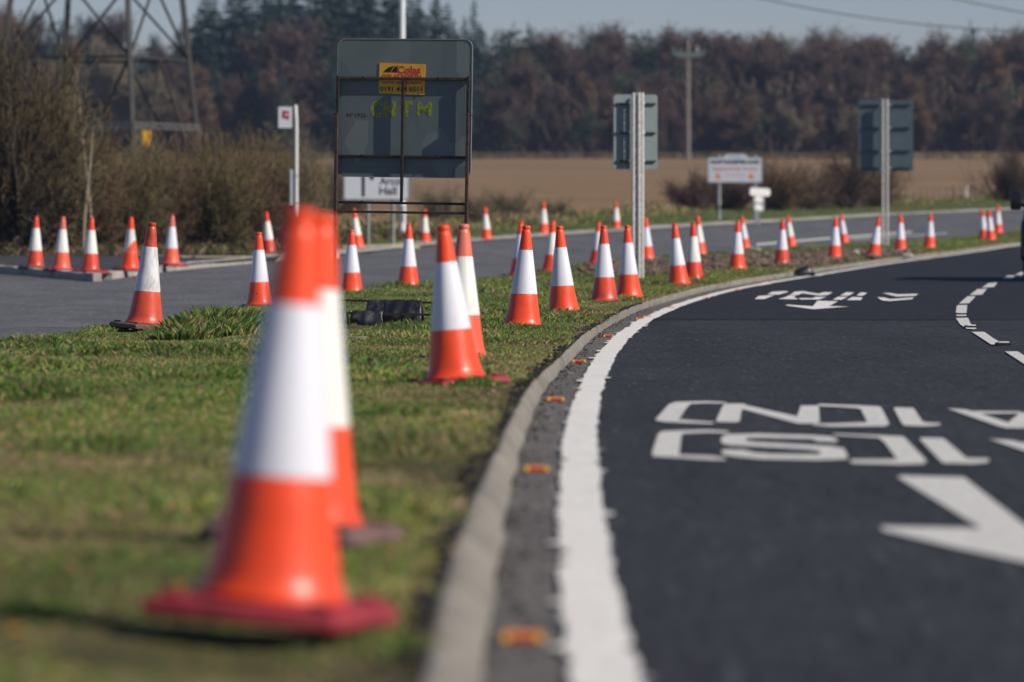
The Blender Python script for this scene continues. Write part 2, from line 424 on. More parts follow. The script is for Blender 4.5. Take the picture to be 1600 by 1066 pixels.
M['lens'] = plain('headlamp lens', (.55, .57, .6), .1)
M['white_plastic'] = plain('white plastic', (.68, .67, .64), .5, 0, .12, 20)

# ------------------------------------------------------------------ ground sheets
def yvals(a, b, s0=.02):
    out = [a]; y = a
    while y < b:
        y += max(.35, abs(y) * s0); out.append(min(y, b))
    return np.array(out)

def strip(name, fl, fr, zl, zr, ys, nx, m, kind='structure', wav=0.0, below=0.0):
    s = np.linspace(0, 1, nx + 1)
    XL, XR = fl(ys), fr(ys)
    X = XL[:, None] * (1 - s) + XR[:, None] * s
    Y = np.repeat(ys[:, None], nx + 1, 1)
    Z = T(X, Y) + zl * (1 - s) + zr * s
    if wav:
        Z = Z + wav * (np.sin(X * 3.1 + Y * .7) * np.sin(Y * 1.3 - X) + .6 * np.sin(X * 6.3 + 1) * np.sin(Y * 2.9))
    V = np.stack([X, Y, Z], -1).reshape(-1, 3); n = nx + 1
    i = (np.arange(len(ys) - 1)[:, None] * n + np.arange(nx)).ravel()
    Fc = np.stack([i, i + 1, i + n + 1, i + n], 1)
    return tag(np_mesh(name, V, Fc, m, smooth=True), kind=kind)

def flat_poly(name, polys, dz, m, kind='structure', step=.0006, sub=True):
    """painted sheets following the ground: each outline is triangulated; polys hold survey pixels"""
    bm = bmesh.new()
    for k, pl in enumerate(polys):
        pts = [gp(u, v, dz) for u, v in pl]
        vs = [bm.verts.new((p.x, p.y, 0)) for p in pts]
        f = bm.faces.new(vs); bmesh.ops.triangulate(bm, faces=[f])
        for v in vs: v.co.z = float(T(v.co.x, v.co.y)) + dz + k * step
    bmesh.ops.recalc_face_normals(bm, faces=bm.faces[:])
    for f in bm.faces:
        if f.normal.z < 0: f.normal_flip()
    me = bpy.data.meshes.new(name); bm.to_mesh(me); bm.free(); me.materials.append(m)
    return tag(link(bpy.data.objects.new(name, me)), kind=kind)

NEARY = yvals(-12, 262, .018)
# whole land to the horizon, beneath everything
gy = np.concatenate([np.linspace(-400, -20, 12), yvals(-12, 900, .03), np.linspace(1000, 4000, 14)])
strip('ground', lambda y: y * 0 - 2500, lambda y: y * 0 + 2500, -.45, -.45, gy, 260, M['land'])
FIELDY = yvals(119, 640, .012)
strip('field', lambda y: y * 0 - 260, lambda y: far_e(y) - .2, -.012, -.012, FIELDY, 120, M['field'], wav=.012)
strip('verge', lambda y: far_e(y) - 5.5 - .02 * y, lambda y: far_e(y) - .25, .012, .004, yvals(119, 330, .012), 16, M['verge'], wav=.012)
strip('far_road', lambda y: np.where(y < 128, -34 + 0 * y, far_e(y) - .02), lambda y: med_l(y) + .02, ROAD, ROAD, yvals(20, 262, .015), 24, M['asphalt_far'])
strip('far_kerb', lambda y: far_e(y) - .45, lambda y: far_e(y), .03, -.05, yvals(112, 262, .01), 3, M['kerb_pale'])
strip('near_road', kerb_foot, lambda y: kerb_foot(y) + 9.4, ROAD, ROAD, NEARY, 14, M['asphalt_old'])
strip('new_surfacing', lambda y: line_l(y) + .08, lambda y: kerb_foot(y) + 9.4, ROAD + .004, ROAD + .004, NEARY, 14, M['asphalt_new'])
yj = gp(1300, 501, ROAD).y
strip('dark_surfacing', lambda y: line_l(y) + .1, lambda y: kerb_foot(y) + 9.3, ROAD + .0085, ROAD + .0085, yvals(yj, 262, .015), 14, M['asphalt_dark'])
strip('right_verge', lambda y: kerb_foot(y) + 9.4, lambda y: kerb_foot(y) + 60, .02, .02, NEARY, 16, M['verge'])
# island of turf between the two carriageways
strip('grass_island', lambda y: med_l(y), lambda y: kerb_top(y) - .004, -.012, -.008, NEARY, 26, M['turf'], wav=.01)
# kerb with a worn splayed face
def kerb_strip(name, fa, fb, ys, m):
    prof = [(0.0, -.10, -.02), (.0, .0, .0), (.18, .006, .0), (.45, -.012, 0), (.8, -.052, 0), (.93, -.075, 0), (1.0, -.10, 0)]
    XA, XB = fa(ys), fb(ys); V = []
    for y, a, b in zip(ys, XA, XB):
        jit = .006 * math.sin(y * 2.3) + random.uniform(-.004, .004)
        for s, z, dx in prof:
            x = a + (b - a) * s + jit * (1 if s > .5 else .6) + dx
            V.append((x, y, float(T(x, y)) + z + random.uniform(-.003, .003)))
    n = len(prof); i = (np.arange(len(ys) - 1)[:, None] * n + np.arange(n - 1)).ravel()
    return tag(np_mesh(name, V, np.stack([i, i + 1, i + n + 1, i + n], 1), m, smooth=True), kind='structure')
kerb_strip('kerb', kerb_top, kerb_foot, yvals(-8, 262, .008), M['kerb'])
# back edge of the island dropping to the far carriageway
strip('island_edge', lambda y: med_l(y) - .06, lambda y: med_l(y) + .01, ROAD - .03, -.008, NEARY, 2, M['mud'])

# white edge line with ragged paint edges
def ragged(name, fl, fr, ys, dz, m, amp):
    V = []; hold = [0, 0]; tong = [0., 0.]; slow = [0., 0.]
    for y in ys:
        e = []
        for q in (0, 1):
            slow[q] = .85 * slow[q] + random.uniform(-1, 1) * amp * .28
            if hold[q] <= 0 and random.random() < (.07 if q == 0 else .035):
                hold[q] = random.choice([2, 3, 4, 6]); tong[q] = random.uniform(.5, 2.6) * amp * (1 if random.random() < .75 else -.7)
            hold[q] -= 1
            e.append(slow[q] + (tong[q] if hold[q] > 0 else 0) + random.uniform(-.15, .15) * amp)
        for x in (float(fl(y)) - e[0], float(fr(y)) + e[1]): V.append((x, y, float(T(x, y)) + dz))
    i = np.arange(len(ys) - 1) * 2
    return tag(np_mesh(name, V, np.stack([i, i + 1, i + 3, i + 2], 1), m), kind='structure')
ly = np.concatenate([np.arange(-6, 30, .045), np.arange(30, 80, .1), np.arange(80, 262, .5)])
ragged('edge_line', line_l, line_r, ly, ROAD + .0135, M['paint'], .016)

# road lettering, arrows and dashes (outlines surveyed from the photograph, laid on the road)
Z1 = lambda pts: [(1000 + x / 5.333, 600 + y / 5.333) for x, y in pts]
br1 = Z1([(130,293),(240,170),(295,150),(560,143),(718,152),(718,163),(560,160),(428,164),(395,190),(322,295),(400,302),(615,318),(608,332),(400,325),(200,315),(130,302)])
nn = Z1([(632,310),(690,180),(720,165),(865,165),(885,178),(1310,272),(1320,240),(1340,182),(1490,180),(1497,320),(1440,330),(1320,330),(1200,300),(860,212),(848,215),(830,310),(800,320),(650,316)])
br2 = Z1([(1480,168),(1600,172),(1830,180),(2000,190),(2020,215),(2078,335),(2040,355),(1600,357),(1440,345),(1450,332),(1600,332),(1895,322),(1840,212),(1800,202),(1600,190),(1500,186)])
one = Z1([(2112,203),(2140,198),(2260,202),(2280,205),(2355,318),(2400,326),(2505,330),(2500,345),(2400,355),(2300,353),(2200,348),(2185,335)])
aA = [(2560,207),(2720,217),(2850,255),(3070,325),(3160,330),(3200,372),(3050,370),(2990,355)]
aB = [(3072,324),(3160,250),(3290,226),(3480,228),(3240,372),(3202,372),(3162,330)]
aC = [(2740,230),(3180,236),(3160,250),(2830,252)]
def low(p): return [(2910 + (x - 2560) * 1.19 + .35 * (y - 207) * 1.3, 462 + (y - 207) * 1.3) for x, y in p]
flat_poly('road_lettering', [br1, nn, br2, one, Z1(aA), Z1(aB), Z1(aC)], ROAD + .009, M['paint_worn'])
bs1 = Z1([(100,575),(150,420),(180,395),(330,388),(560,382),(735,392),(740,408),(560,404),(370,412),(345,425),(325,590),(560,598),(712,615),(708,635),(560,630),(330,615),(110,602)])
ss = Z1([(670,470),(690,432),(750,420),(1000,415),(1450,430),(1600,440),(1650,468),(1640,484),(1480,478),(1430,458),(1000,448),(890,450),(880,475),(960,485),(1600,520),(1700,540),(1730,600),(1720,625),(1500,635),(1000,625),(760,600),(690,585),(675,560),(700,548),(860,550),(960,575),(1100,585),(1490,590),(1510,570),(1480,555),(1400,545),(960,520),(750,510),(690,500)])
bs2 = Z1([(1620,415),(1990,430),(2190,440),(2210,455),(2390,645),(2360,668),(2160,672),(1750,660),(1760,632),(2145,632),(2040,490),(1990,450),(1610,427)])
on2 = Z1([(2328,460),(2360,452),(2520,455),(2540,465),(2720,622),(2900,625),(2912,640),(2890,658),(2750,668),(2530,662),(2505,645)])
flat_poly('road_lettering', [bs1, ss, bs2, on2, Z1(low(aA)), Z1(low(aB)), Z1(low(aC))], ROAD + .009, M['paint_worn'])
ZA = lambda pts: [(1340 + x / 5.923, 720 + y / 5.923) for x, y in pts]
flat_poly('road_arrow', [ZA([(370,150),(400,137),(985,152),(1540,590),(1800,800),(2200,830),(1900,1000),(1540,935),(900,800),(220,640),(230,605),(1150,625)])], ROAD + .009, M['paint_worn'])
Z4 = lambda pts: [(1150 + x / 5.333, 440 + y / 5.333) for x, y in pts]
far_txt = [[(260,107),(300,86),(410,79),(440,85),(360,108)], [(450,112),(490,85),(560,81),(690,102),(730,89),(805,90),(765,112),(700,118),(550,97),(520,112)], [(865,118),(920,90),(985,92),(940,118)], [(1005,118),(1040,92),(1095,95),(1060,118)],
  [(1220,95),(1290,98),(1345,108),(1520,104),(1495,120),(1340,126),(1290,115)], [(155,148),(190,122),(325,114),(235,148)], [(350,148),(415,131),(445,116),(505,120),(480,130),(520,150)], [(540,152),(520,140),(640,141),(660,130),(755,130),(690,152)],
  [(805,155),(850,130),(930,130),(880,155)], [(920,158),(970,132),(1055,135),(1040,158)], [(1175,134),(1240,138),(1285,150),(1480,136),(1470,150),(1290,166),(1220,162)]]
flat_poly('road_lettering', [Z4(p) for p in far_txt], ROAD + .014, M['paint'])
flat_poly('road_arrow', [Z4([(640,206),(680,160),(850,165),(775,204),(940,208),(645,231),(410,199),(430,192)])], ROAD + .014, M['paint'])
Z5 = lambda pts: [(1440 + x / 6.27, 410 + y / 6.27) for x, y in pts]
dashes = [[(915,122),(975,95),(1005,97),(985,126)], [(790,162),(840,130),(915,128),(890,160)], [(590,248),(655,205),(742,197),(710,242)], [(470,322),(548,262),(640,258),(595,316)], [(365,405),(450,333),(530,333),(465,400)],
  [(330,512),(348,420),(447,418),(438,526),(350,526)], [(335,545),(455,543),(480,600),(540,645),(520,655),(440,650),(375,605)], [(490,680),(615,681),(705,745),(810,803),(680,804)], [(815,872),(940,872),(1120,985),(1240,1060),(1110,1062)]]
for d in dashes: flat_poly('lane_dash', [Z5(d)], ROAD + .0145, M['paint_worn'])
flat_poly('lane_line', [[(1182,383.5),(1182,381),(1240,376),(1300,371),(1360,366.6),(1425,361.5),(1425,363.2),(1360,368.6),(1300,373.2),(1240,378.2)]], ROAD + .006, M['paint'])
flat_poly('lane_line', [[(1330,374.5),(1330,373.2),(1480,364.2),(1480,365.4)]], ROAD + .006, M['paint_worn'])

# footway with kerb stones on the left of the far carriageway
Fp = [(-90,407),(0,416),(155,428.5),(163,428),(200,423),(260,415.5),(330,409),(400,403.5),(440,401)]
Bp = [(440,399.5),(390,402),(300,402.5),(150,398),(0,394),(-90,391)]
flat_poly('pavement', [Fp + Bp], .03, M['pave'])
def line_prism(name, pix, dz, w, h, m, kind='structure', gap=0):
    P = [gp(u, v, dz) for u, v in pix]; mb = MB()
    for a, b in zip(P, P[1:]):
        d = (b - a); L = d.length; d.normalize(); s = Vector((-d.y, d.x, 0)) * w / 2
        n = max(1, int(L / .92)) if gap else 1
        for k in range(n):
            p, q = a + d * (L * k / n + gap), a + d * (L * (k + 1) / n - gap)
            hz = h + (random.uniform(-.01, .01) if gap else 0)
            vs = [p - s, q - s, q + s, p + s]
            vs = [Vector((v.x, v.y, float(T(v.x, v.y)) + dz - .12)) for v in vs] + [Vector((v.x, v.y, float(T(v.x, v.y)) + dz + hz)) for v in vs]
            mb.add(vs, [(0,3,2,1),(4,5,6,7),(0,1,5,4),(1,2,6,5),(2,3,7,6),(3,0,4,7)])
    o = mb.build(name, m, bevel=.012 if gap else 0); return tag(o, kind=kind)
line_prism('pavement_kerb', [(-90,408),(0,417),(152,430)], .03, .16, .022, M['kerb_pale'], gap=.006)
line_prism('pavement_kerb', [(163,429),(200,423.8),(260,416.3),(330,409.8),(400,404.2),(445,401),(520,397.5)], .0, .3, .04, M['kerb_pale'], gap=.004)
line_prism('edging_strip', [(-90,390),(0,393),(150,397.5),(300,402),(395,401.5)], .03, .5, .02, M['tan'])
line_prism('edging_strip', [(300,383.5),(430,384.5),(520,386.5),(640,383)], .0, .6, .03, M['tan'])

# ------------------------------------------------------------------ grass (nobody could count it)
def vnoise(X, Y, s, seed):
    r = np.random.default_rng(seed); G = r.random((256, 256))
    x, y = X / s + 77.3, Y / s + 31.7
    i, j = np.floor(x).astype(int), np.floor(y).astype(int); fx, fy = sm(x - i), sm(y - j)
    g = lambda a, b: G[a % 256, b % 256]
    return (g(i, j) * (1 - fx) + g(i + 1, j) * fx) * (1 - fy) + (g(i, j + 1) * (1 - fx) + g(i + 1, j + 1) * fx) * fy

MUDPX = [(895,425),(960,412),(1060,406),(1150,400),(1220,397),(1300,392),(1400,392),(1440,394),(1380,404),(1300,412.5),(1230,422),(1140,424),(1060,427),(990,432),(930,434)]
MUD = np.array([tuple(gp(u, v, 0).xy) for u, v in MUDPX])
def in_poly(X, Y, P):
    ins = np.zeros(X.shape, bool); n = len(P)
    for k in range(n):
        (x1, y1), (x2, y2) = P[k], P[(k + 1) % n]
        c = ((y1 > Y) != (y2 > Y)) & (X < (x2 - x1) * (Y - y1) / (y2 - y1 + 1e-12) + x1)
        ins ^= c
    return ins

GV, GF, GC = [], [], []
goff = 0
def blades(X, Y, Z, H, Wd, C, lean=.5):
    global goff
    n = len(X); a = RNG.random(n) * 2 * np.pi; b = RNG.random(n) * 2 * np.pi
    sx, sy = np.cos(a) * Wd / 2, np.sin(a) * Wd / 2
    L = H * lean * RNG.random(n) ** .7 * 1.6; lx, ly_ = np.cos(b) * L, np.sin(b) * L
    V = np.empty((n, 4, 3)); V[:, 0] = np.stack([X - sx, Y - sy, Z], 1); V[:, 1] = np.stack([X + sx, Y + sy, Z], 1)
    V[:, 2] = np.stack([X + sx * .8 + lx * .35, Y + sy * .8 + ly_ * .35, Z + H * .62], 1)
    V[:, 3] = np.stack([X + lx, Y + ly_, Z + H * (1 - .25 * np.minimum(1, L / H))], 1)
    GV.append(V.reshape(-1, 3)); GF.append(np.arange(n * 4).reshape(n, 4) + goff); goff += n * 4
    GC.append(np.repeat(C, 4, 0))

def grass_cols(n, straw, dark):
    base = np.stack([.075 + .06 * RNG.random(n), .135 + .07 * RNG.random(n), .026 + .02 * RNG.random(n)], 1)
    lime = np.stack([.19 + .07 * RNG.random(n), .25 + .07 * RNG.random(n), .045 + .02 * RNG.random(n)], 1)
    st = np.stack([.27 + .14 * RNG.random(n), .20 + .1 * RNG.random(n), .10 + .055 * RNG.random(n)], 1)
    k = RNG.random(n)
    C = np.where((k < .09)[:, None], lime, base)
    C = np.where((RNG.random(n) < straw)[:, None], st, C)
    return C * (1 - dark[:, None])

NEARC = [tuple(gp(u, v, .08).xy) for u, v in ((423, 955), (473, 830), (226, 507))]
def sow(y0, y1, dens, wd, hh):
    w0 = min(float(med_l(y0)), -.11 * y1 - .9) if y1 < 48 else float(med_l(y0))
    xl = max(-.11 * y1 - 1.3, w0 - .5); xr = float(kerb_top(y1)) + .1
    n = int((xr - xl) * (y1 - y0) * dens)
    X = xl + (xr - xl) * RNG.random(n); Y = y0 + (y1 - y0) * RNG.random(n)
    kt = kerb_top(Y); ml = med_l(Y)
    edge = kt - X
    ok = (edge > -.015 + .06 * RNG.random(n)) & (X > ml + .02) & (X > -.11 * Y - 1.4)
    bare = vnoise(X, Y, .5, 3) * .6 + vnoise(X, Y, 2.1, 4) * .5
    brown = np.clip((vnoise(X, Y, 1.3, 5) - .4) * 2.4, 0, 1) * .7 + np.clip((Y - 15) / 6, 0, 1) * np.clip((30 - Y) / 7, 0, 1) * .35
    near_k = np.exp(-np.maximum(edge, 0) / .22)
    p = np.clip(1.05 - .35 * np.clip((bare - .55) * 3, 0, 1) - .5 * near_k - .45 * brown, .08, 1)
    p = np.where(in_poly(X, Y, MUD), .04, p)
    ok &= RNG.random(n) < p
    X, Y, bare, brown, near_k = X[ok], Y[ok], bare[ok], brown[ok], near_k[ok]; n = len(X)
    big = np.clip((vnoise(X, Y, .9, 8) - .5) * 2.4, 0, 1)
    H = hh * (.4 + .8 * RNG.random(n) ** 1.6) * (.65 + 1.3 * big ** 1.5) * (1 - .45 * np.clip(brown * 1.4, 0, 1)) * (1 - .4 * near_k)
    for q in NEARC:
        H = np.where(((X - q[0]) / .5) ** 2 + ((Y - q[1] + .35) / 1.0) ** 2 < 1, H * .5, H)
    H = np.where((np.abs(Y - 50.3) < 3.4) & (np.abs(X + 1.15) < .75), H * .25, H)
    straw = np.clip(.15 + .62 * brown + .35 * near_k, 0, .9)
    C = grass_cols(n, straw, 0 * X)
    pt = vnoise(X, Y * .6, 1.1, 14) * .6 + vnoise(X, Y * .6, .4, 15) * .4
    C *= (.74 + .85 * pt)[:, None]
    lm = RNG.random(n) < np.clip((pt - .5) * 1.4, 0, .3)
    C[lm] = np.array([.26, .29, .055]) * (.8 + .4 * RNG.random((lm.sum(), 1)))
    blades(X, Y, T(X, Y) - .012, H, wd * (.7 + .6 * RNG.random(n)), C)
sow(9.5, 20, 6500, .0045, .055)
sow(20, 34, 5000, .005, .06)
sow(34, 48, 4200, .0058, .062)
sow(48, 70, 3000, .007, .064)
sow(70, 110, 1000, .013, .062)
sow(110, 190, 420, .02, .07)
def tuft(u, v, n, rad, h, ry=None, straw=.08):
    p = gp(u, v, 0); a = RNG.random(n) * 2 * np.pi; r = rad * np.sqrt(RNG.random(n))
    X = p.x + r * np.cos(a); Y = p.y + r * np.sin(a) * (ry or 1)
    H = h * (.4 + .75 * RNG.random(n)) * (1.05 - .6 * r / rad)
    blades(X, Y, T(X, Y) - .012, H, .0045 + .003 * RNG.random(n), grass_cols(n, straw, 0 * X), .42)
for a in [(335,525,6500,.46,.31,2.2,.16),(290,530,3200,.30,.24,2,.16),(390,518,3200,.32,.24,2,.16),(40,620,2600,.42,.15,2),(700,596,1400,.2,.13,2),(745,603,700,.16,.1,2),(560,505,700,.35,.12,2),(640,512,800,.35,.12,2),(100,545,900,.4,.1,2),
          (480,700,900,.3,.1,2),(150,700,800,.3,.09,2),(620,650,900,.25,.09,2),(230,640,700,.3,.09,2),(800,514,500,.3,.1,2),(850,505,350,.2,.08,2),(960,470,400,.4,.1,3),(1090,443,400,.5,.1,3),(60,960,800,.12,.06,2),(620,1010,800,.12,.05,2),(900,489,300,.3,.1,2),(620,449,500,.5,.14,2),(690,450,300,.5,.12,2),(560,459,400,.4,.1,2)]:
    tuft(*a)
tag(np_mesh('grass', np.concatenate(GV), np.concatenate(GF), M['grass'], col=np.concatenate(GC)), 'short green and straw coloured turf growing over the island between the roads', 'grass', kind='stuff')
GV, GF, GC = [], [], []; goff = 0
# rough verge grass beyond the far carriageway, along it and by the hedge
n = 90000
Y = 108 + 200 * RNG.random(n) ** 1.3; e = RNG.random(n) ** 1.4 * (7 + .03 * Y)
X = far_e(Y) - .4 - e
ok = (Y > 140); X, Y, e = X[ok], Y[ok], e[ok]; n = len(X)
tall = np.clip((vnoise(X, Y, 3.5, 21) - .35) * 2, 0, 1) * np.clip((e - np.where(Y < 185, 2.2, 6.5)) / 2, 0, 1)
H = .05 + .04 * RNG.random(n) + tall * (.2 + .35 * RNG.random(n))
C = grass_cols(n, np.clip(.22 + .7 * tall, 0, .95), 0 * X)
blades(X, Y, T(X, Y) - .01, H, .02 + .02 * RNG.random(n) + .02 * tall, C, .5)
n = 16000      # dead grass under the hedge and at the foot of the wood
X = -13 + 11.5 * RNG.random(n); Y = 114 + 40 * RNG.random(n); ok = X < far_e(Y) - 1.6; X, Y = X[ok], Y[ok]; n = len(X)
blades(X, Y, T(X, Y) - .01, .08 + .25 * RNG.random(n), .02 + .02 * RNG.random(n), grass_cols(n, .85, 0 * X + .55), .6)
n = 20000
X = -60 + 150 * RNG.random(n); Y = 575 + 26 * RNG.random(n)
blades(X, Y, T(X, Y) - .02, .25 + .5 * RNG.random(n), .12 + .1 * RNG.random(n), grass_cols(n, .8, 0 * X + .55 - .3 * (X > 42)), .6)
tag(np_mesh('rough_grass', np.concatenate(GV), np.concatenate(GF), M['grass'], col=np.concatenate(GC)), 'rough green and straw coloured grass along the far verge and field edge', 'grass', kind='stuff')

# disturbed soil on the island
def lump(mb, c, r, seed, n=7, flat=.6):
    rr = random.Random(seed); bm = bmesh.new(); bmesh.ops.create_icosphere(bm, subdivisions=1, radius=1)
    k = [rr.uniform(.7, 1.25) for _ in bm.verts]
    bm.verts.index_update()
    sx, sy, sz = rr.uniform(.8, 1.4), rr.uniform(.8, 1.3), flat * rr.uniform(.7, 1.2)
    vs = [Vector((v.co.x * sx, v.co.y * sy, v.co.z * sz)) * r * kk + Vector(c) for v, kk in zip(bm.verts, k)]
    mb.add(vs, [tuple(v.index for v in f.verts) for f in bm.faces]); bm.free()
mb = MB(); x0, y0 = MUD.min(0); x1, y1 = MUD.max(0); cnt = 0
while cnt < 2600:
    x, y = random.uniform(x0, x1), random.uniform(y0, y1)
    if not in_poly(np.array([x]), np.array([y]), MUD)[0]: continue
    r = random.uniform(.02, .06) * (1.9 if random.random() < .12 else 1)
    lump(mb, (x, y, float(T(x, y)) + r * .25 + .05 * float(vnoise(np.array([x]), np.array([y]), 1.2, 33)[0])), r, cnt); cnt += 1
tag(mb.build('disturbed_soil', M['mud']), 'brown clods of dug earth strewn over the island between the cones', 'soil', kind='stuff')
mb = MB(); vs = [(x, y, float(T(x, y)) + .002) for x, y in MUD]; mb.add(vs, [tuple(range(len(vs)))])
tag(mb.build('soil_patch', M['mud']), kind='structure')
# grit and crumbled tar at the kerb back and in the gutter
mb = MB()
for k in range(1500):
    y = 11 + 55 * random.random() ** 1.2
    if random.random() < .6: x = float(kerb_top(y)) - abs(random.gauss(.0, .045)); z = .0
    else: x = float(kerb_foot(y)) + abs(random.gauss(0, .06)); z = ROAD
    r = random.uniform(.004, .013) * (1.5 if z == 0 else .8)
    lump(mb, (x, y, float(T(x, y)) + z + r * .4), r, k + 9000)
tag(mb.build('road_grit', M['clod']), 'dark crumbs of tar and grit scattered along the kerb', 'grit', kind='stuff')

# ------------------------------------------------------------------ traffic cones
def cone_proto():
    root = bpy.data.objects.new('traffic_cone', None)
    mb = MB()
    h, s = .045, .25
    rings = []
    for inset, z in ((.012, -.004), (0, .004), (0, .028), (.014, h), (.045, h + .004)):
        rings.append([Vector((x, y, z)) for x, y in rrect(-s + inset, s - inset, -s + inset, s - inset, .016, 3)])
    n = len(rings[0]); vs = [v for r in rings for v in r]
    fs = [(i * n + k, i * n + (k + 1) % n, (i + 1) * n + (k + 1) % n, (i + 1) * n + k) for i in range(len(rings) - 1) for k in range(n)]
    fs += [tuple(range(n))[::-1], tuple((len(rings) - 1) * n + k for k in range(n))]
    mb.add(vs, fs)
    for sx in (-1, 1):
        for sy in (-1, 1): mb.box((sx * .19, sy * .19, h + .012), (.05, .05, .012), ch=.004)
    base = mb.build('base', M['slab_red'], root, True)
    prof = [(.176, .046), (.184, .05), (.186, .06), (.180, .07), (.172, .078), (.160, .12), (.149, .18), (.136, .255), (.1225, .348), (.1205, .355)]
    prof += [(.0655, .762), (.0645, .768), (.052, .87), (.044, .935), (.0405, .952), (.0365, .956), (.0355, .962), (.0405, .972), (.0415, .983), (.038, .995), (.028, 1.0), (.024, .985)]
    body = MB().lathe(prof, 44).build('body', M['org'], root, True)
    sl = MB().lathe([(.1205, .349), (.1232, .352), (.1225, .361), (.0675, .762), (.0655, .769)], 44).build('sleeve', M['slv'], root, True)
    return root
CONE = cone_proto(); first_cone = True
def dented(o, seed):
    me = o.data.copy(); rr = random.Random(seed); ph = [rr.uniform(0, 6.28) for _ in range(6)]
    for v in me.vertices:
        if v.co.z < .05: continue
        r = math.hypot(v.co.x, v.co.y); a = math.atan2(v.co.y, v.co.x); z = v.co.z
        d = 1 + .022 * math.sin(2 * a + ph[0] + 3 * z) + .012 * math.sin(3 * a + ph[1] - 8 * z) + .010 * math.sin(5 * a + 14 * z + ph[2])
        v.co.x *= d; v.co.y *= d; v.co.x += .012 * z * math.sin(ph[3]); v.co.y += .012 * z * math.sin(ph[4])
    return me
CB = [k for k in CONE.children if k.name == 'body'][0]; CS = [k for k in CONE.children if k.name == 'sleeve'][0]
BODYV = [CB.data] + [dented(CB, q) for q in (1, 2, 3)]; SLEEVEV = [CS.data] + [dented(CS, q) for q in (1, 2, 3)]
def set_mat(o, m):
    o.material_slots[0].link = 'OBJECT'; o.material_slots[0].material = m

def surface(x, y):
    if x > float(kerb_foot(y)): return ROAD
    if x < float(med_l(y)) - .05 and x > float(far_e(y)): return ROAD
    return 0.0
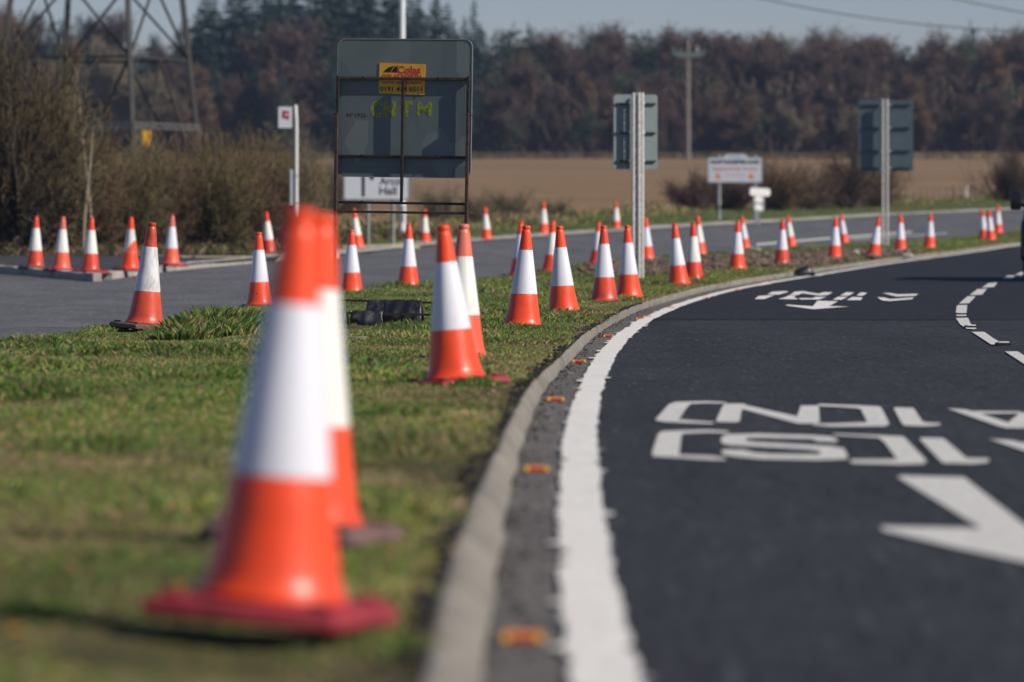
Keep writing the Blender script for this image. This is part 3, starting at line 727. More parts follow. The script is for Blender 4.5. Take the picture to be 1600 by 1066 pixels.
# u, v of the foot, lean, turn, body, sleeve, base, label
CONES = [
 (423,950,4.3,-16,'org','slv','slab_red','largest cone in front, badly out of focus and leaning right on a red base'),
 (473,826,3.4,-18,'org','slv_white','slab_brown','blurred cone half hidden behind the largest cone, with whiter band'),
 (712,589,-4.4,32,'org','slv','slab_red','sharp orange cone leaning left with one red base corner showing in the grass'),
 (722,560,0,50,'org_pale','slv_white','slab_grey','sun faded cone with greyish tip tucked behind the left leaning cone'),
 (816.5,510,1.5,10,'org','slv','slab_red','crisp upright clean cone alone in the turf right of the faded cone'),
 (811,431,2,40,'org','slv','slab_grey','cone at the road edge almost wholly hidden by the crisp upright cone'),
 (881,491,-2.5,20,'org','slv','slab_red','clean bright cone beside the kerb grass with a red fragment to its right'),
 (861,423.5,1.5,15,'org','slv_white','slab_grey','cone on the far road edge peeping out left of the clean bright kerbside cone'),
 (944.5,471.5,-1.2,30,'org_dirty','slv','slab_grey','cone with a black muddy foot left of the lattice sign post'),
 (932,412,3,35,'org','slv','slab_brown','small cone behind the muddy footed cone at the edge of the dug earth'),
 (983,465.5,-1.2,15,'org','slv','slab_grey','cone with a dented foot right against the lattice sign post'),
 (962.5,359.3,0,20,'org','slv_white','slab_red','small distant cone on the far verge above the muddy footed cone'),
 (1011,406.5,-2.4,25,'org','slv','slab_grey','cone at the far road edge showing just right of the lattice post'),
 (1061,445.5,-4,12,'org','slv','slab_red','clean left leaning cone on turf between lattice post and county sign'),
 (1084,438.5,-.6,28,'org_dirty','slv_white','slab_brown','grubby cone with yellowish white band overlapping the clean left leaning cone'),
 (1094,398.5,-4,20,'org','slv_white','slab_grey','thin distant cone behind the grubby yellowish banded cone'),
 (1152,421,0,40,'org','slv','slab_grey','cone on a wide dark base in the dug earth below the county sign'),
 (1164,389.5,-5,30,'org','slv','slab_grey','distant cone half behind the wide based cone, with a pale stone at its foot'),
 (1221.5,412.5,.8,42,'org_dirty','slv','slab_brown','dirty cone on a broad brown base beside the black sandbag'),
 (1236,385.5,-6,25,'org','slv_white','slab_grey','distant left leaning cone behind the dirty broad based cone'),
 (1303.7,404.5,1,20,'org','slv','slab_grey','cone in the dug earth midway between the dirty cone and the large sign post'),
 (1319,380,-5.5,30,'org','slv','slab_grey','left leaning distant cone behind the one midway along the dug earth'),
 (1364,401.5,8.5,15,'org','slv','slab_grey','cone tipping strongly right towards the foot of the wide blue sign post'),
 (1406.8,392,-.2,25,'org','slv','slab_grey','upright cone just right of the wide blue sign post'),
 (1452,387.3,1.4,10,'org','slv','slab_grey','lone cone on the strip of turf well right of the wide blue sign'),
 (1537,374.2,-2,20,'org','slv','slab_grey','front cone of the close trio near the frame edge by the black van'),
 (1548,375.4,-3,35,'org','slv','slab_grey','middle cone of the close trio, slightly narrower in view'),
 (1559.5,364.5,-1,25,'org','slv','slab_grey','smallest rear cone of the close trio by the black van'),
 (849,365.5,0,20,'org','slv_white','slab_red','distant cone on the far kerb above the clean bright kerbside cone'),
 (760,374.5,-2,25,'org','slv_white','slab_grey','distant cone on the far kerb right of the rusty framed board'),
 (663.5,380.5,0,38,'org','slv_white','slab_grey','distant cone on a wide dark base seen through the rusty board frame'),
 (637.8,448.2,0,20,'org','slv','slab_grey','cone under the rusty framed board right of its middle with grass at its foot'),
 (549.5,457.5,-.8,20,'org','slv','slab_grey','cone under the rusty framed board close to its left leg'),
 (559,387.5,-5,20,'org','slv_white','slab_red','distant leaning cone behind the one by the board left leg'),
 (421,395.3,-4,20,'org_dirty','slv_white','slab_grey','far leaning grubby cone left of the bus stop post'),
 (406,477.5,-1.2,10,'org','slv','slab_grey','clean cone behind the long grass tuft left of the blurred cones'),
 (267,412.5,1,40,'org_pale','slv','slab_red','rightmost cone of the five on the pavement before the hedge'),
 (226,506.3,4,35,'org_top','slv_dirty','slab_brown','battered cone with dark stained tip leaning right at the turf corner'),
 (203,420,1.5,35,'org','slv_dirty','slab_red','pavement cone with an orange tear across its white band'),
 (141,423,.8,38,'org_dirty','slv_white','slab_red','third pavement cone from the left, at the break in the kerb stones'),
 (95.5,420.5,1.5,36,'org_pale','slv_white','slab_red','second pavement cone from the left before the hedge'),
 (54.5,417,1.6,30,'org_dirty','slv_white','slab_grey','leftmost pavement cone below the tall bare bush'),
]
FIXED = {423: (12.3, .056), 473: (15.75, .006), 712: (31.7, -.012)}
SLAB = {712, 423, 473, 226, 203, 141, 95.5, 54.5, 267, 1152, 1221.5, 663.5, 421, 962.5}   # cones standing proud on their bases; the others have settled into the turf
cone_at = {}
for i, (u, v, lean, turn, mb_, ms, mbs, lab) in enumerate(CONES):
    c = CONE if i == 0 else copy_tree(CONE)
    if i == 0: link(c)
    up_ = .046 if u in SLAB else .0
    p = gp(u, v, up_)
    dz = .031 if u < 300 and u != 226 else surface(p.x, p.y)
    if u == 226: dz = .03
    if dz: up_ = .046; p = gp(u, v, dz + up_)
    y = p.y + .17; x = (u - U0) / F * y
    sc_ = .985 if u == 423 else 1.0 if up_ else 1.046
    if u in FIXED: y, zz_ = FIXED[u]; x = (u - U0) / F * y; dz = zz_ + .002
    c.location = (x, y, float(T(x, y)) + dz - .048 + up_); c.scale = (sc_, sc_, sc_)
    c.rotation_mode = 'XYZ'; c.rotation_euler = (R(random.uniform(-1.2, 1.2)), R(lean), R(turn))
    # lean about the viewing-across axis after the turn
    c.rotation_euler = (Matrix.Rotation(R(lean), 3, 'Y') @ Matrix.Rotation(R(turn), 3, 'Z')).to_euler()
    tag(c, lab, 'traffic cone', 'orange and white traffic cones set along the roadworks')
    for k in c.children:
        nm = k.name.split('.')[0]
        vi = 0 if i < 2 else (i * 7 + 1) % 4
        if nm == 'body': k.data = BODYV[vi]
        if nm == 'sleeve': k.data = SLEEVEV[vi]
        set_mat(k, M[{'base': mbs, 'body': mb_, 'sleeve': ms}[nm]])
    cone_at[lab] = c
torn = cone_at['pavement cone with an orange tear across its white band']
mb = MB()
n = 14
ring = []
for k in range(n + 1):
    a = R(-75 + 150 * k / n - 20); top = .362 + .2 * max(0, math.sin(R(150 * k / n)))
    for z in (.36, top):
        r = .1225 - (z - .361) * (.1225 - .0675) / (.762 - .361) + .006
        ring.append(Vector((r * math.cos(a), r * math.sin(a), z)))
mb.add(ring, [(2 * k, 2 * k + 2, 2 * k + 3, 2 * k + 1) for k in range(n)])
o = mb.build('sleeve_tear', M['org'], torn, True)
o.rotation_euler = (0, 0, R(-65))

# ------------------------------------------------------------------ small things on the ground
def stud(u, v, lab):
    p = gp(u, v, ROAD); s = empty('road_stud', (p.x, p.y, float(T(p.x, p.y)) + ROAD + .001), R(random.uniform(-6, 6)), lab, 'road stud', 'orange road studs along the gutter')
    mb = MB(); mb.box((0, 0, .011), (.105, .09, .022), ch=.006); mb.build('body', M['stud_amber'], s)
    MB().box((0, -.0455, .012), (.066, .004, .014), ch=.001).build('lens', M['stud_red'], s)
    for sx in (-1, 1): MB().box((sx * .043, -.046, .012), (.016, .006, .018), ch=.002).build('end_cap', M['stud_end'], s)
    return s
stud_pos = [(815,1003),(838,737),(868,627),(905,567),(951,527),(1000,500),(1012,496.5),(1049,482.5),(1103,467),(1152,454),(1201,442)]
stud_lab = ['largest blurred orange road stud in the gutter at the bottom of the picture','second orange road stud from the bottom, beside the ragged white line','orange road stud beside the kerb opposite the left leaning cone base','orange road stud where the kerb begins to bend, below the red fragment',
 'orange road stud in the narrowing gutter past the red fragment','orange road stud lying in gritty gutter just before its close neighbour','tiny orange road stud close behind the gritty one','orange road stud in the gutter below the lattice post cones','orange road stud below the clean left leaning cone','orange road stud below the wide based cone','farthest orange road stud before the black sandbag']
for (u, v), l in zip(stud_pos, stud_lab): stud(u, v, l)
def lane_stud(u, v, lab):
    p = gp(u, v, ROAD); s = empty('lane_stud', (p.x, p.y, float(T(p.x, p.y)) + ROAD + .012), 0, lab, 'road stud', 'black cast road studs between the lane dashes')
    MB().box((0, 0, .012), (.135, .15, .024), ch=.008).build('casting', M['stud_black'], s)
    MB().box((0, -.02, .020), (.095, .10, .026), ch=.006).build('lens', M['stud_white'], s)
lane_stud(1567.5, 541.5, 'black cast stud with pale lens nearest the bottom of the lane dashes')
lane_stud(1517, 514, 'black cast stud between the second and third lane dashes from below')
lane_stud(1501, 493.5, 'black cast stud at the leftmost bend of the lane dashes')

def dandelion(u, v, lab, s=1.0):
    p = gp(u, v, .03); d = empty('dandelion', (p.x, p.y, float(T(p.x, p.y)) - .005), 0, lab, 'dandelion', 'dandelions in the turf')
    MB().tube([(0, 0, 0), (.004, 0, .035 * s), (.006, .002, .062 * s)], .0022, 5).build('stem', M['stem'], d)
    mb = MB()
    for k in range(34):
        a = k * 2.399; r = .0215 * s * math.sqrt((k + 1) / 34)
        q = Matrix.Rotation(a, 3, 'Z')
        vs = [q @ Vector(w) + Vector((.006, .002, .062 * s)) for w in ((r * .3, -.003, 0), (r * .3, .003, 0), (r * 1.1, .004, .010 - .25 * r), (r * 1.1, -.004, .010 - .25 * r))]
        mb.add(vs, [(0, 1, 2, 3)])
    mb.build('flower', M['petal'], d)
dandelion(142, 583, 'yellow dandelion out in the turf below the battered cone', 1.1)
dandelion(213, 541, 'yellow dandelion just below the brown base of the battered cone')
dandelion(46, 668, 'soft yellow dandelion in the turf at the left side', 1.1)
dandelion(268, 810, 'blurred orange yellow dandelion left of the largest cone', 1.2)
dandelion(20, 1016, 'very blurred orange dandelion in the bottom left corner', 1.2)
dandelion(772, 503, 'dandelion by the white plastic strip beside the crisp cone', 1.1)
dandelion(276, 930, 'pale blurred dandelion behind the base of the largest cone', .9)

p = gp(396, 483, 0); w = empty('dry_weed', p, 0, 'dark dead weed stalk with seed heads left of the clean cone', 'weed')
mb = MB(); mb.tube([(0,0,0),(-.01,0,.12),(.0,0,.2)], .0035, 5); mb.tube([(-.006,0,.13),(-.04,0,.18)], .0025, 5); mb.tube([(-.004,0,.14),(.04,0,.19)], .0025, 5); mb.build('stalk', M['stem'], w)
mb = MB()
for c in ((0,0,.2),(-.04,0,.18),(.04,0,.19),(-.02,0,.2),(.055,0,.185)): lump(mb, c, .012, int(1000 * c[0] + 77))
mb.build('seed_head', M['stem'], w)

def single(name, u, v, build, m, lab, cat, rz=0, dz=0.0):
    p = gp(u, v, dz); mb = MB(); build(mb); o = mb.build(name, m, None, True)
    o.location = (p.x, p.y, float(T(p.x, p.y)) + dz); o.rotation_euler = (0, 0, rz); return tag(o, lab, cat)
single('base_fragment', 916, 498, lambda b: (b.box((0, 0, .02), (.19, .16, .035), ch=.008), b.box((.02, .03, .045), (.08, .06, .02), ch=.005)), M['slab_red'], 'flat red plastic fragment of a cone base in the kerbside grass', 'fragment', .2)
single('plastic_strip', 792, 501.5, lambda b: b.box((0, 0, .03), (.36, .05, .008), ch=.002), M['white_plastic'], 'thin white plastic strip in the grass left of the crisp cone', 'strip', .1)
single('timber_offcut', 556, 533, lambda b: b.box((0, 0, .028), (.19, .07, .025), ch=.004), M['wood'], 'pale timber offcut lying in turf right of the blurred cones', 'offcut', .15)
single('earth_clod', 606, 797, lambda b: (lump(b, (0, 0, .015), .05, 5, flat=.45), lump(b, (.05, .02, .012), .035, 6, flat=.5)), M['clod'], 'dark clod lying in the turf right of the blurred rear cone', 'clod')
single('stone', 1174, 392.5, lambda b: (lump(b, (0, 0, .07), .12, 15, flat=.7), lump(b, (.17, .05, .05), .09, 16, flat=.6)), M['stone'], 'pale stone at the foot of the cone behind the wide based cone', 'stone')
single('stone', 1338, 398, lambda b: (lump(b, (0, 0, .05), .1, 25, flat=.7),), M['stone'], 'pale stone in the dug earth left of the cone tipping right', 'stone')
single('stone', 1418, 401.5, lambda b: (lump(b, (0, 0, .04), .14, 35, flat=.45),), M['stone'], 'flat pale stone on the kerb side below the upright cone', 'stone')
def sbag(b):
    prof = [(-.2, .10, .05), (-.15, .13, .1), (-.05, .14, .14), (.05, .14, .15), (.13, .13, .11), (.2, .08, .05)]
    vs = []
    for x, wy, hz in prof: vs += [Vector((x, wy * math.cos(a) , hz * .55 + hz * .6 * math.sin(a) + random.uniform(-.01, .01))) for a in [2 * math.pi * k / 12 for k in range(12)]]
    b.add(vs, [(i * 12 + k, i * 12 + (k + 1) % 12, (i + 1) * 12 + (k + 1) % 12, (i + 1) * 12 + k) for i in range(5) for k in range(12)] + [tuple(range(12)), tuple(60 + k for k in range(12))])
single('sandbag', 1257, 430.5, sbag, M['sack'], 'dark grey sandbag slumped against the kerb beyond the orange studs', 'sandbag', .4, -.05)

# ------------------------------------------------------------------ rusty framed board
SBY = 52.5; sx0 = (625 - U0) / F * SBY
board_yaw = R(-17); PX = SBY / F                      # metres per survey pixel there
brd = empty('temporary_sign', (sx0, SBY, float(T(sx0, SBY))), board_yaw, 'large dark board seen from behind in a rusty frame with a yellow sticker', 'road sign')
cw = 1 / math.cos(board_yaw)
bx = lambda u: (u - 625) * PX * cw
bz = lambda v: CH + (V0 - v) * PX - float(T(sx0, SBY))
roll = R(.9)
BR = bpy.data.objects
def on_board(o): o.rotation_euler = (0, roll, 0); return o
mb = MB(); mb.prism(rrect(bx(519.5), bx(730.5), bz(277), bz(61), .085, 8), .030, .036); on_board(mb.build('panel', M['board'], brd))
mb = MB()
ol = rrect(bx(518.8), bx(731.2), bz(277.6), bz(60.4), .09, 8); il = rrect(bx(520.2), bx(729.8), bz(276.2), bz(61.8), .08, 8); n = len(ol)
mb.add([(x, .026, z) for x, z in ol] + [(x, .026, z) for x, z in il] + [(x, .040, z) for x, z in ol] + [(x, .040, z) for x, z in il],
       [(k, (k + 1) % n, n + (k + 1) % n, n + k) for k in range(n)] + [(2 * n + k, 3 * n + k, 3 * n + (k + 1) % n, 2 * n + (k + 1) % n) for k in range(n)] + [(k, 2 * n + k, 2 * n + (k + 1) % n, (k + 1) % n) for k in range(n)])
on_board(mb.build('panel_rim', M['galv'], brd))
def bbar(name, a, b, w, d, m, y=0): on_board(MB().box(((a[0] + b[0]) / 2, y, (a[1] + b[1]) / 2), (max(abs(b[0] - a[0]), w), d, max(abs(b[1] - a[1]), w)), ch=.004).build(name, m, brd))
bbar('crossbar', (bx(521), bz(123)), (bx(729), bz(123)), .030, .035, M['steel_rust'], .008)
bbar('crossbar', (bx(524), bz(245)), (bx(726), bz(245)), .026, .035, M['steel_dark'], .008)
bbar('crossbar', (bx(525), bz(317.5)), (bx(727), bz(317.5)), .026, .03, M['steel_dark'], .008)
bbar('crossbar', (bx(523), bz(332)), (bx(728), bz(332)), .026, .03, M['steel_rust'], -.03)
bbar('center_strut', (bx(625), bz(318)), (bx(625), bz(126)), .028, .03, M['steel_dark'], -.012)
for u in (522, 727): bbar('upper_upright', (bx(u), bz(318)), (bx(u), bz(119)), .028, .03, M['steel_dark'], -.012)
for u in (522.3, 728.5): bbar('leg', (bx(u), -.03), (bx(u), bz(177)), .032, .028, M['steel_rust'], -.045)
for u in (562, 680):
    for v in (123, 245, 317.5): on_board(MB().lathe([(.0, -.028), (.009, -.024), (.009, .01)], 8, (bx(u), -.01, bz(v) + .012), 0, Matrix.Rotation(R(90), 3, 'X')).build('bolt', M['steel_rust'], brd))
for u in (520.5, 730): on_board(MB().tube([(bx(u) - .04, -.05, bz(179)), (bx(u) + .035, -.05, bz(179))], .007, 6).build('pin', M['steel_rust'], brd))
st = on_board(MB().prism([(bx(585), bz(146)), (bx(657), bz(148)), (bx(657.5), bz(100.5)), (bx(585.5), bz(98.5))], .024, .0295).build('sticker', M['yellow'], brd))
RX = (R(90), 0, 0)
def btxt(body, u, v, size, m, width, bold=.0, y=.0225):
    return text('lettering', body, size, m, st, (bx(u), y, bz(v)), RX, bold, width)
btxt('Colas', 632.5, 109.5, .105, M['red_txt'], 36 * PX * cw, .0025)
btxt('COLAS NORTH', 621, 120, .062, M['red_txt'], 62 * PX * cw, .001)
btxt('TRAFFIC MANAGEMENT', 621, 129.5, .036, M['red_txt'], 63 * PX * cw, .0006)
btxt('0191 414 6511', 621, 139.5, .066, M['black'], 66 * PX * cw, .0008)
lg = MB(); lz = lambda v: bz(80 + v / 8.2); lx = lambda u: bx(570 + u / 8.2)
lg.prism([(lx(183), lz(268)), (lx(205), lz(240)), (lx(240), lz(212)), (lx(285), lz(197)), (lx(330), lz(191)), (lx(330), lz(196)), (lx(300), lz(215)), (lx(284), lz(240)), (lx(272), lz(268))], .0215, .024)
lg.prism([(lx(284), lz(268)), (lx(297), lz(240)), (lx(315), lz(216)), (lx(345), lz(193)), (lx(369), lz(191)), (lx(358), lz(225)), (lx(357), lz(250)), (lx(364), lz(270))], .0215, .024)
lg.build('emblem', M['black'], st)
for ch, u in zip('CNTM', (586, 607, 634, 662)):
    o = text('painted_letter', ch, .21, M['spray'], brd, (bx(u), .0292, bz(171.5 + (.5 if ch == 'M' else 0))), (R(90), R(2), 0), 0.004 if ch == 'M' else .011, (19 if ch != 'M' else 23) * PX * cw, .0006)
text('scrawl', "N°1926", .062, M['black'], brd, (bx(555), .0292, bz(180)), (R(90), R(1), 0), -.001, 30 * PX * cw, .0006)
rz2 = CH - (490 - V0) / F * (SBY - 1.2)
# stand rails and the black bags hung over them: each bag is a thing of its own
on_board(MB().bar((bx(531), -.06, bz(471)), (bx(727), -.06, bz(472)), .022).build('stand_rail', M['steel_rust'], brd))
on_board(MB().bar((bx(531), -1.2, rz2), (bx(727), -1.2, rz2), .022).build('stand_rail', M['steel_rust'], brd))
for u in (531, 727): on_board(MB().bar((bx(u), -.05, bz(471)), (bx(u), -1.22, rz2), .02).build('stand_foot', M['steel_dark'], brd))
BM = Matrix.Translation(brd.location) @ Matrix.Rotation(board_yaw, 4, 'Z')
def drape(u0, u1, vtop, vbot, y, lab, seed):
    bz = lambda v: CH - (v - V0) / F * (SBY + y)
    """a filled plastic bag folded over a rail: two hanging lobes"""
    rr = random.Random(seed); nx, ns = 22, 22
    zt, zb = bz(vtop) + .012, bz(vbot); x0, x1 = bx(u0), bx(u1); V = []
    ph = [rr.uniform(0, 6.28) for _ in range(6)]
    for s in range(ns + 1):
        t = s / ns; 
        for k in range(nx + 1):
            q = k / nx; x = x0 + (x1 - x0) * (.5 + (q - .5) * (1 - .10 * (1 - abs(2 * t - 1)) ) + .012 * math.sin(9 * t + ph[0]))
            a = abs(2 * t - 1)                                  # 0 at the rail, 1 at the hems
            sgn = -1 if t < .5 else 1
            bulge = (.014 + .04 * math.sin(min(1, a * 1.15) * math.pi * .62)) * (1 + .28 * math.sin(q * 7 + ph[1] + 3 * a) * a + .14 * math.sin(q * 19 + ph[2] + 5 * a))
            hem = zb + .03 * math.sin(q * 5 + ph[3]) + .018 * math.sin(q * 13 + ph[4])
            z = zt - (zt - hem) * a ** .95
            V.append(BM @ Vector((x, y + sgn * bulge * (1 if sgn < 0 else .8), z - .004 * math.sin(q * 17 + ph[5]))))
    n = nx + 1; i = (np.arange(ns)[:, None] * n + np.arange(nx)).ravel()
    o = np_mesh('sandbag', [tuple(v) for v in V], np.stack([i, i + 1, i + n + 1, i + n], 1), M['sack'], smooth=True)
    so = o.modifiers.new('thick', 'SOLIDIFY'); so.thickness = .006
    return tag(o, lab, 'sandbag', 'black bags draped over the board stand')
drape(577, 634, 470.5, 494, -.07, 'flat black bag draped over the top rail of the board stand', 1)
drape(638, 700, 470.5, 511, -.8, 'tall creased black bag with grey dust beside the left leaning cone', 2)
drape(544, 603, 487, 511, -1.2, 'black bag with chalky scuffs low at the left end of the stand', 3)
drape(608, 660, 487, 511, -1.21, 'shiny black bag on the low rail in the middle of the stand', 4)

# ------------------------------------------------------------------ two permanent signs on lattice posts
def lattice_sign(u, vfoot, vt, vb, half, wpx, yaw, rails, rad, m, lab, legs, vtop, gap, rail_m):
    p = gp(u, vfoot, 0); s = p.y / F
    r = empty('lattice_post_sign', (p.x, p.y, float(T(p.x, p.y))), yaw, lab, 'road sign')
    z = lambda v: CH + (V0 - v) * s - r.location.z
    hw = half * s / math.cos(yaw)
    mb = MB(); mb.prism(rrect(-hw[0] if isinstance(hw, tuple) else -hw, hw, z(vb), z(vt), rad), 0, .006)
    pl = mb.build('sign_plate', m, r); pl.location.y = gap
    for k, v in enumerate(rails):
        for sx in (-1, 1):
            MB().box((sx * hw * .56, gap - .022, z(v)), (hw * .68, .04, .035), ch=.006).build('rail', rail_m, r)
    w = wpx * s / 2; pts = [(-w, -.03), (w, -.03), (0, -.03 - w * 1.1), (0.0, .03)][:legs]
    if legs == 2: pts = [(-w * .55, 0), (w * .55, 0)]
    if legs == 4: pts = [(-w * .86, -.02), (w * .8, -.02), (w * .08, -w * .55), (-w * .05, .05)]
    zt = z(vtop)
    tr = .029 if legs > 2 else .034
    for a, b in pts: MB().tube([(a, b, -.1), (a, b, zt)], tr, 8).build('post_tube', M['pale_metal'], r, True)
    nz = 26
    lz_ = MB()
    order = [0, 2, 1, 3, 0] if legs == 4 else [0, 1]
    for a, b in zip(order, order[1:]):
        A, B = pts[a], pts[b]
        P = [(*(A if k % 2 == 0 else B), .05 + (zt - .1) * k / nz) for k in range(nz + 1)]
        lz_.tube(P, .008 if legs > 2 else .009, 5)
    lz_.build('lacing', M['pale_metal'], r, True)
    for v in rails:
        for sx in (-1, 1):
            MB().lathe([(0, -.012), (.024, -.010), (.026, .0), (.02, .012), (0, .014)], 10, (sx * (w + .028), gap - .07, z(v) + .008), 0, Matrix.Rotation(R(90), 3, 'X')).build('bolt', M['bolt'], r, True)
            MB().bar((sx * (w + .028), gap - .06, z(v) + .008), (sx * (w + .028), gap - .03, z(v)), .02).build('clamp', M['galv'], r)
    return r
lattice_sign(996.5, 437.5, 147.5, 264.5, 34.5, 17.5, R(12), (162, 207.5, 252), .06, M['sign_back'], 'grey green sign back with rounded corners on a pale lattice post', 4, 145, .16, M['clip'])
lattice_sign(1383, 385.5, 156.5, 267.5, 42, 12.5, R(-11), (164, 200, 236, 263), .015, M['sign_back_blue'], 'wide blue grey sign back with four rails on one pale post', 2, 155, .16, M['clip'])

# ------------------------------------------------------------------ bus stop, direction sign, county sign, lamp column, small sign
p = gp(463, 391, 0); s = p.y / F
bs = empty('bus_stop', (p.x, p.y, float(T(p.x, p.y))), 0, 'white bus stop post with a square flag plate and a timetable case', 'bus stop')
z = lambda v: CH + (V0 - v) * s - bs.location.z
MB().tube([(0, 0, -.1), (0, 0, z(190)), (-.02, 0, z(166)), (-.022, 0, z(164))], [.045, .043, .04, .03], 12).build('post', M['white_post'], bs, True)
fl = MB().prism(rrect(-28 * s, -6.5 * s, z(200), z(167), .02), -.012, .012).build('flag_plate', M['sign_white'], bs)
MB().prism(rrect(-22.5 * s, -11.5 * s, z(185.5), z(173), .015), -.0145, -.012).build('flag_emblem', M['maroon'], fl)
MB().prism([(-17.5 * s, z(181)), (-13.5 * s, z(181)), (-13.5 * s, z(178)), (-17.5 * s, z(178))], -.0165, -.0145).build('flag_emblem', M['sign_white'], fl)
MB().prism([(-15.5 * s, z(187)), (-11.5 * s, z(187)), (-11.5 * s, z(184.5)), (-15.5 * s, z(184.5))], -.0165, -.0125).build('flag_emblem', M['black'], fl)
MB().bar((-7 * s, 0, z(172)), (0, 0, z(172)), .02).build('flag_bracket', M['galv'], bs)
MB().box((-6 * s, .02, z(293.5)), (7.5 * s, .05, 57 * s), ch=.01).build('timetable_case', M['sign_grey'], bs)
for v in (275, 318): MB().lathe([(.05, -.015), (.053, 0), (.05, .015)], 12, (0, 0, z(v))).build('band', M['galv'], bs, True)

p = gp(594, 382, 0); s = p.y / F
ds = empty('direction_sign', (p.x, p.y, float(T(p.x, p.y))), 0, 'white direction sign with black arrow stem glimpsed below the rusty framed board', 'road sign')
z = lambda v: CH + (V0 - v) * s - ds.location.z; x = lambda u: (u - 594) * s
MB().prism(rrect(x(536), x(641.5), z(313.5), z(216), .06), -.004, .004).build('border', M['sign_edge'], ds)
MB().prism(rrect(x(538.5), x(637.5), z(311), z(218.5), .05), -.008, -.0045).build('sign_face', M['sign_white'], ds)
MB().prism([(x(565), z(307.5)), (x(570), z(307.5)), (x(570), z(255)), (x(575), z(255)), (x(567.5), z(240)), (x(560), z(255)), (x(565), z(255))], -.011, -.0085).build('arrow', M['black'], ds)
MB().prism([(x(571), z(272)), (x(577), z(276)), (x(579), z(281.5)), (x(584), z(281.5)), (x(584.5), z(275)), (x(575), z(262)), (x(571), z(266))], -.011, -.0085).build('arrow', M['black'], ds)
for b, v, w in (('Arcot', 283.5, 38), ('Hall', 299, 27)): text('lettering', b, 17 * s, M['black'], ds, (x(606 + (0 if b == 'Hall' else 6)), -.0095, z(v)), RX, .006, w * s)
for u, v0 in ((575, 383), (614, 377)): MB().tube([(x(u), .06, -.4), (x(u), .06, z(222))], .05, 10).build('post', M['galv'], ds, True)

p = gp(628.5, 372, 0); s = p.y / F
lc = empty('lamp_column', (p.x, p.y, float(T(p.x, p.y))), 0, 'tall white lamp column rising behind the rusty framed board', 'street lamp')
MB().tube([(0, 0, -.2), (0, 0, 1.55), (0, 0, 1.6), (0, 0, 10)], [.105, .105, .088, .082], 14).build('column', M['lamp_white'], lc, True)
MB().tube([(0, 0, 9.95), (.1, -.1, 10.15), (.6, -.6, 10.3), (1.0, -1.0, 10.32)], .035, 8).build('bracket', M['lamp_white'], lc, True)
MB().box((1.15, -1.15, 10.3), (.3, .65, .12), Matrix.Rotation(R(45), 3, 'Z'), ch=.03).build('lantern', M['galv'], lc)
MB().box((0, -.1, .7), (.11, .012, .5), ch=.004).build('access_door', M['galv'], lc)

p = gp(1148, 345, 0); s = p.y / F
cs = empty('county_sign', (p.x, p.y, float(T(p.x, p.y))), 0, 'pale county boundary sign with raised centre top on two posts', 'boundary sign')
z = lambda v: CH + (V0 - v) * s - cs.location.z; x = lambda u: (u - 1148) * s
out = [(x(1105.5), z(286)), (x(1191), z(286)), (x(1191), z(247.5)), (x(1189), z(246)), (x(1171), z(246)), (x(1164), z(240)), (x(1135), z(240)), (x(1128), z(246)), (x(1107), z(246)), (x(1105.5), z(247.5))]
MB().prism(out, 0, .03).build('border', M['sign_edge'], cs)
inn = [(x(1106.8), z(284.4)), (x(1189.6), z(284.4)), (x(1189.6), z(248.6)), (x(1188), z(247.4)), (x(1170), z(247.4)), (x(1163), z(241.4)), (x(1136), z(241.4)), (x(1129), z(247.4)), (x(1108.4), z(247.4)), (x(1106.8), z(248.6))]
MB().prism(inn, -.005, -.001).build('sign_face', M['sign_grey'], cs)
text('lettering', 'Welcome to', 4.2 * s, M['sign_edge'], cs, (x(1149), -.007, z(245)), RX, .002, 22 * s)
text('lettering', 'NORTHUMBERLAND', 7.4 * s, M['black'], cs, (x(1148.5), -.007, z(253.6)), RX, .01, 77 * s)
text('lettering', "England's Border Country", 6.6 * s, M['red_txt'], cs, (x(1148.5), -.007, z(264)), RX, .002, 69 * s)
text('lettering', 'twinned county', 5 * s, M['pink_txt'], cs, (x(1148), -.007, z(274)), RX, .001, 34 * s) if False else MB().prism([(x(1132), z(274.6)), (x(1165), z(274.2)), (x(1165), z(273)), (x(1132), z(273.4))], -.007, -.005).build('lettering', M['pink_txt'], cs)
for u in (1122, 1174):
    MB().prism([(x(u - 4), z(279.5)), (x(u + 4), z(279.5)), (x(u + 4), z(276)), (x(u + 1.5), z(273)), (x(u + 2.8), z(271.6)), (x(u - 2.8), z(271.6)), (x(u - 4), z(275))], -.008, -.005).build('emblem', M['emblem'], cs)
for u in (1123.5, 1180): MB().tube([(x(u), .08, -.2), (x(u), .08, z(242))], .075, 10).build('post', M['galv'], cs, True)
MB().tube([(x(1123.5), .08, z(326)), (x(1123.5), .08, z(322))], .085, 10).build('post_band', M['clip'], cs, True)

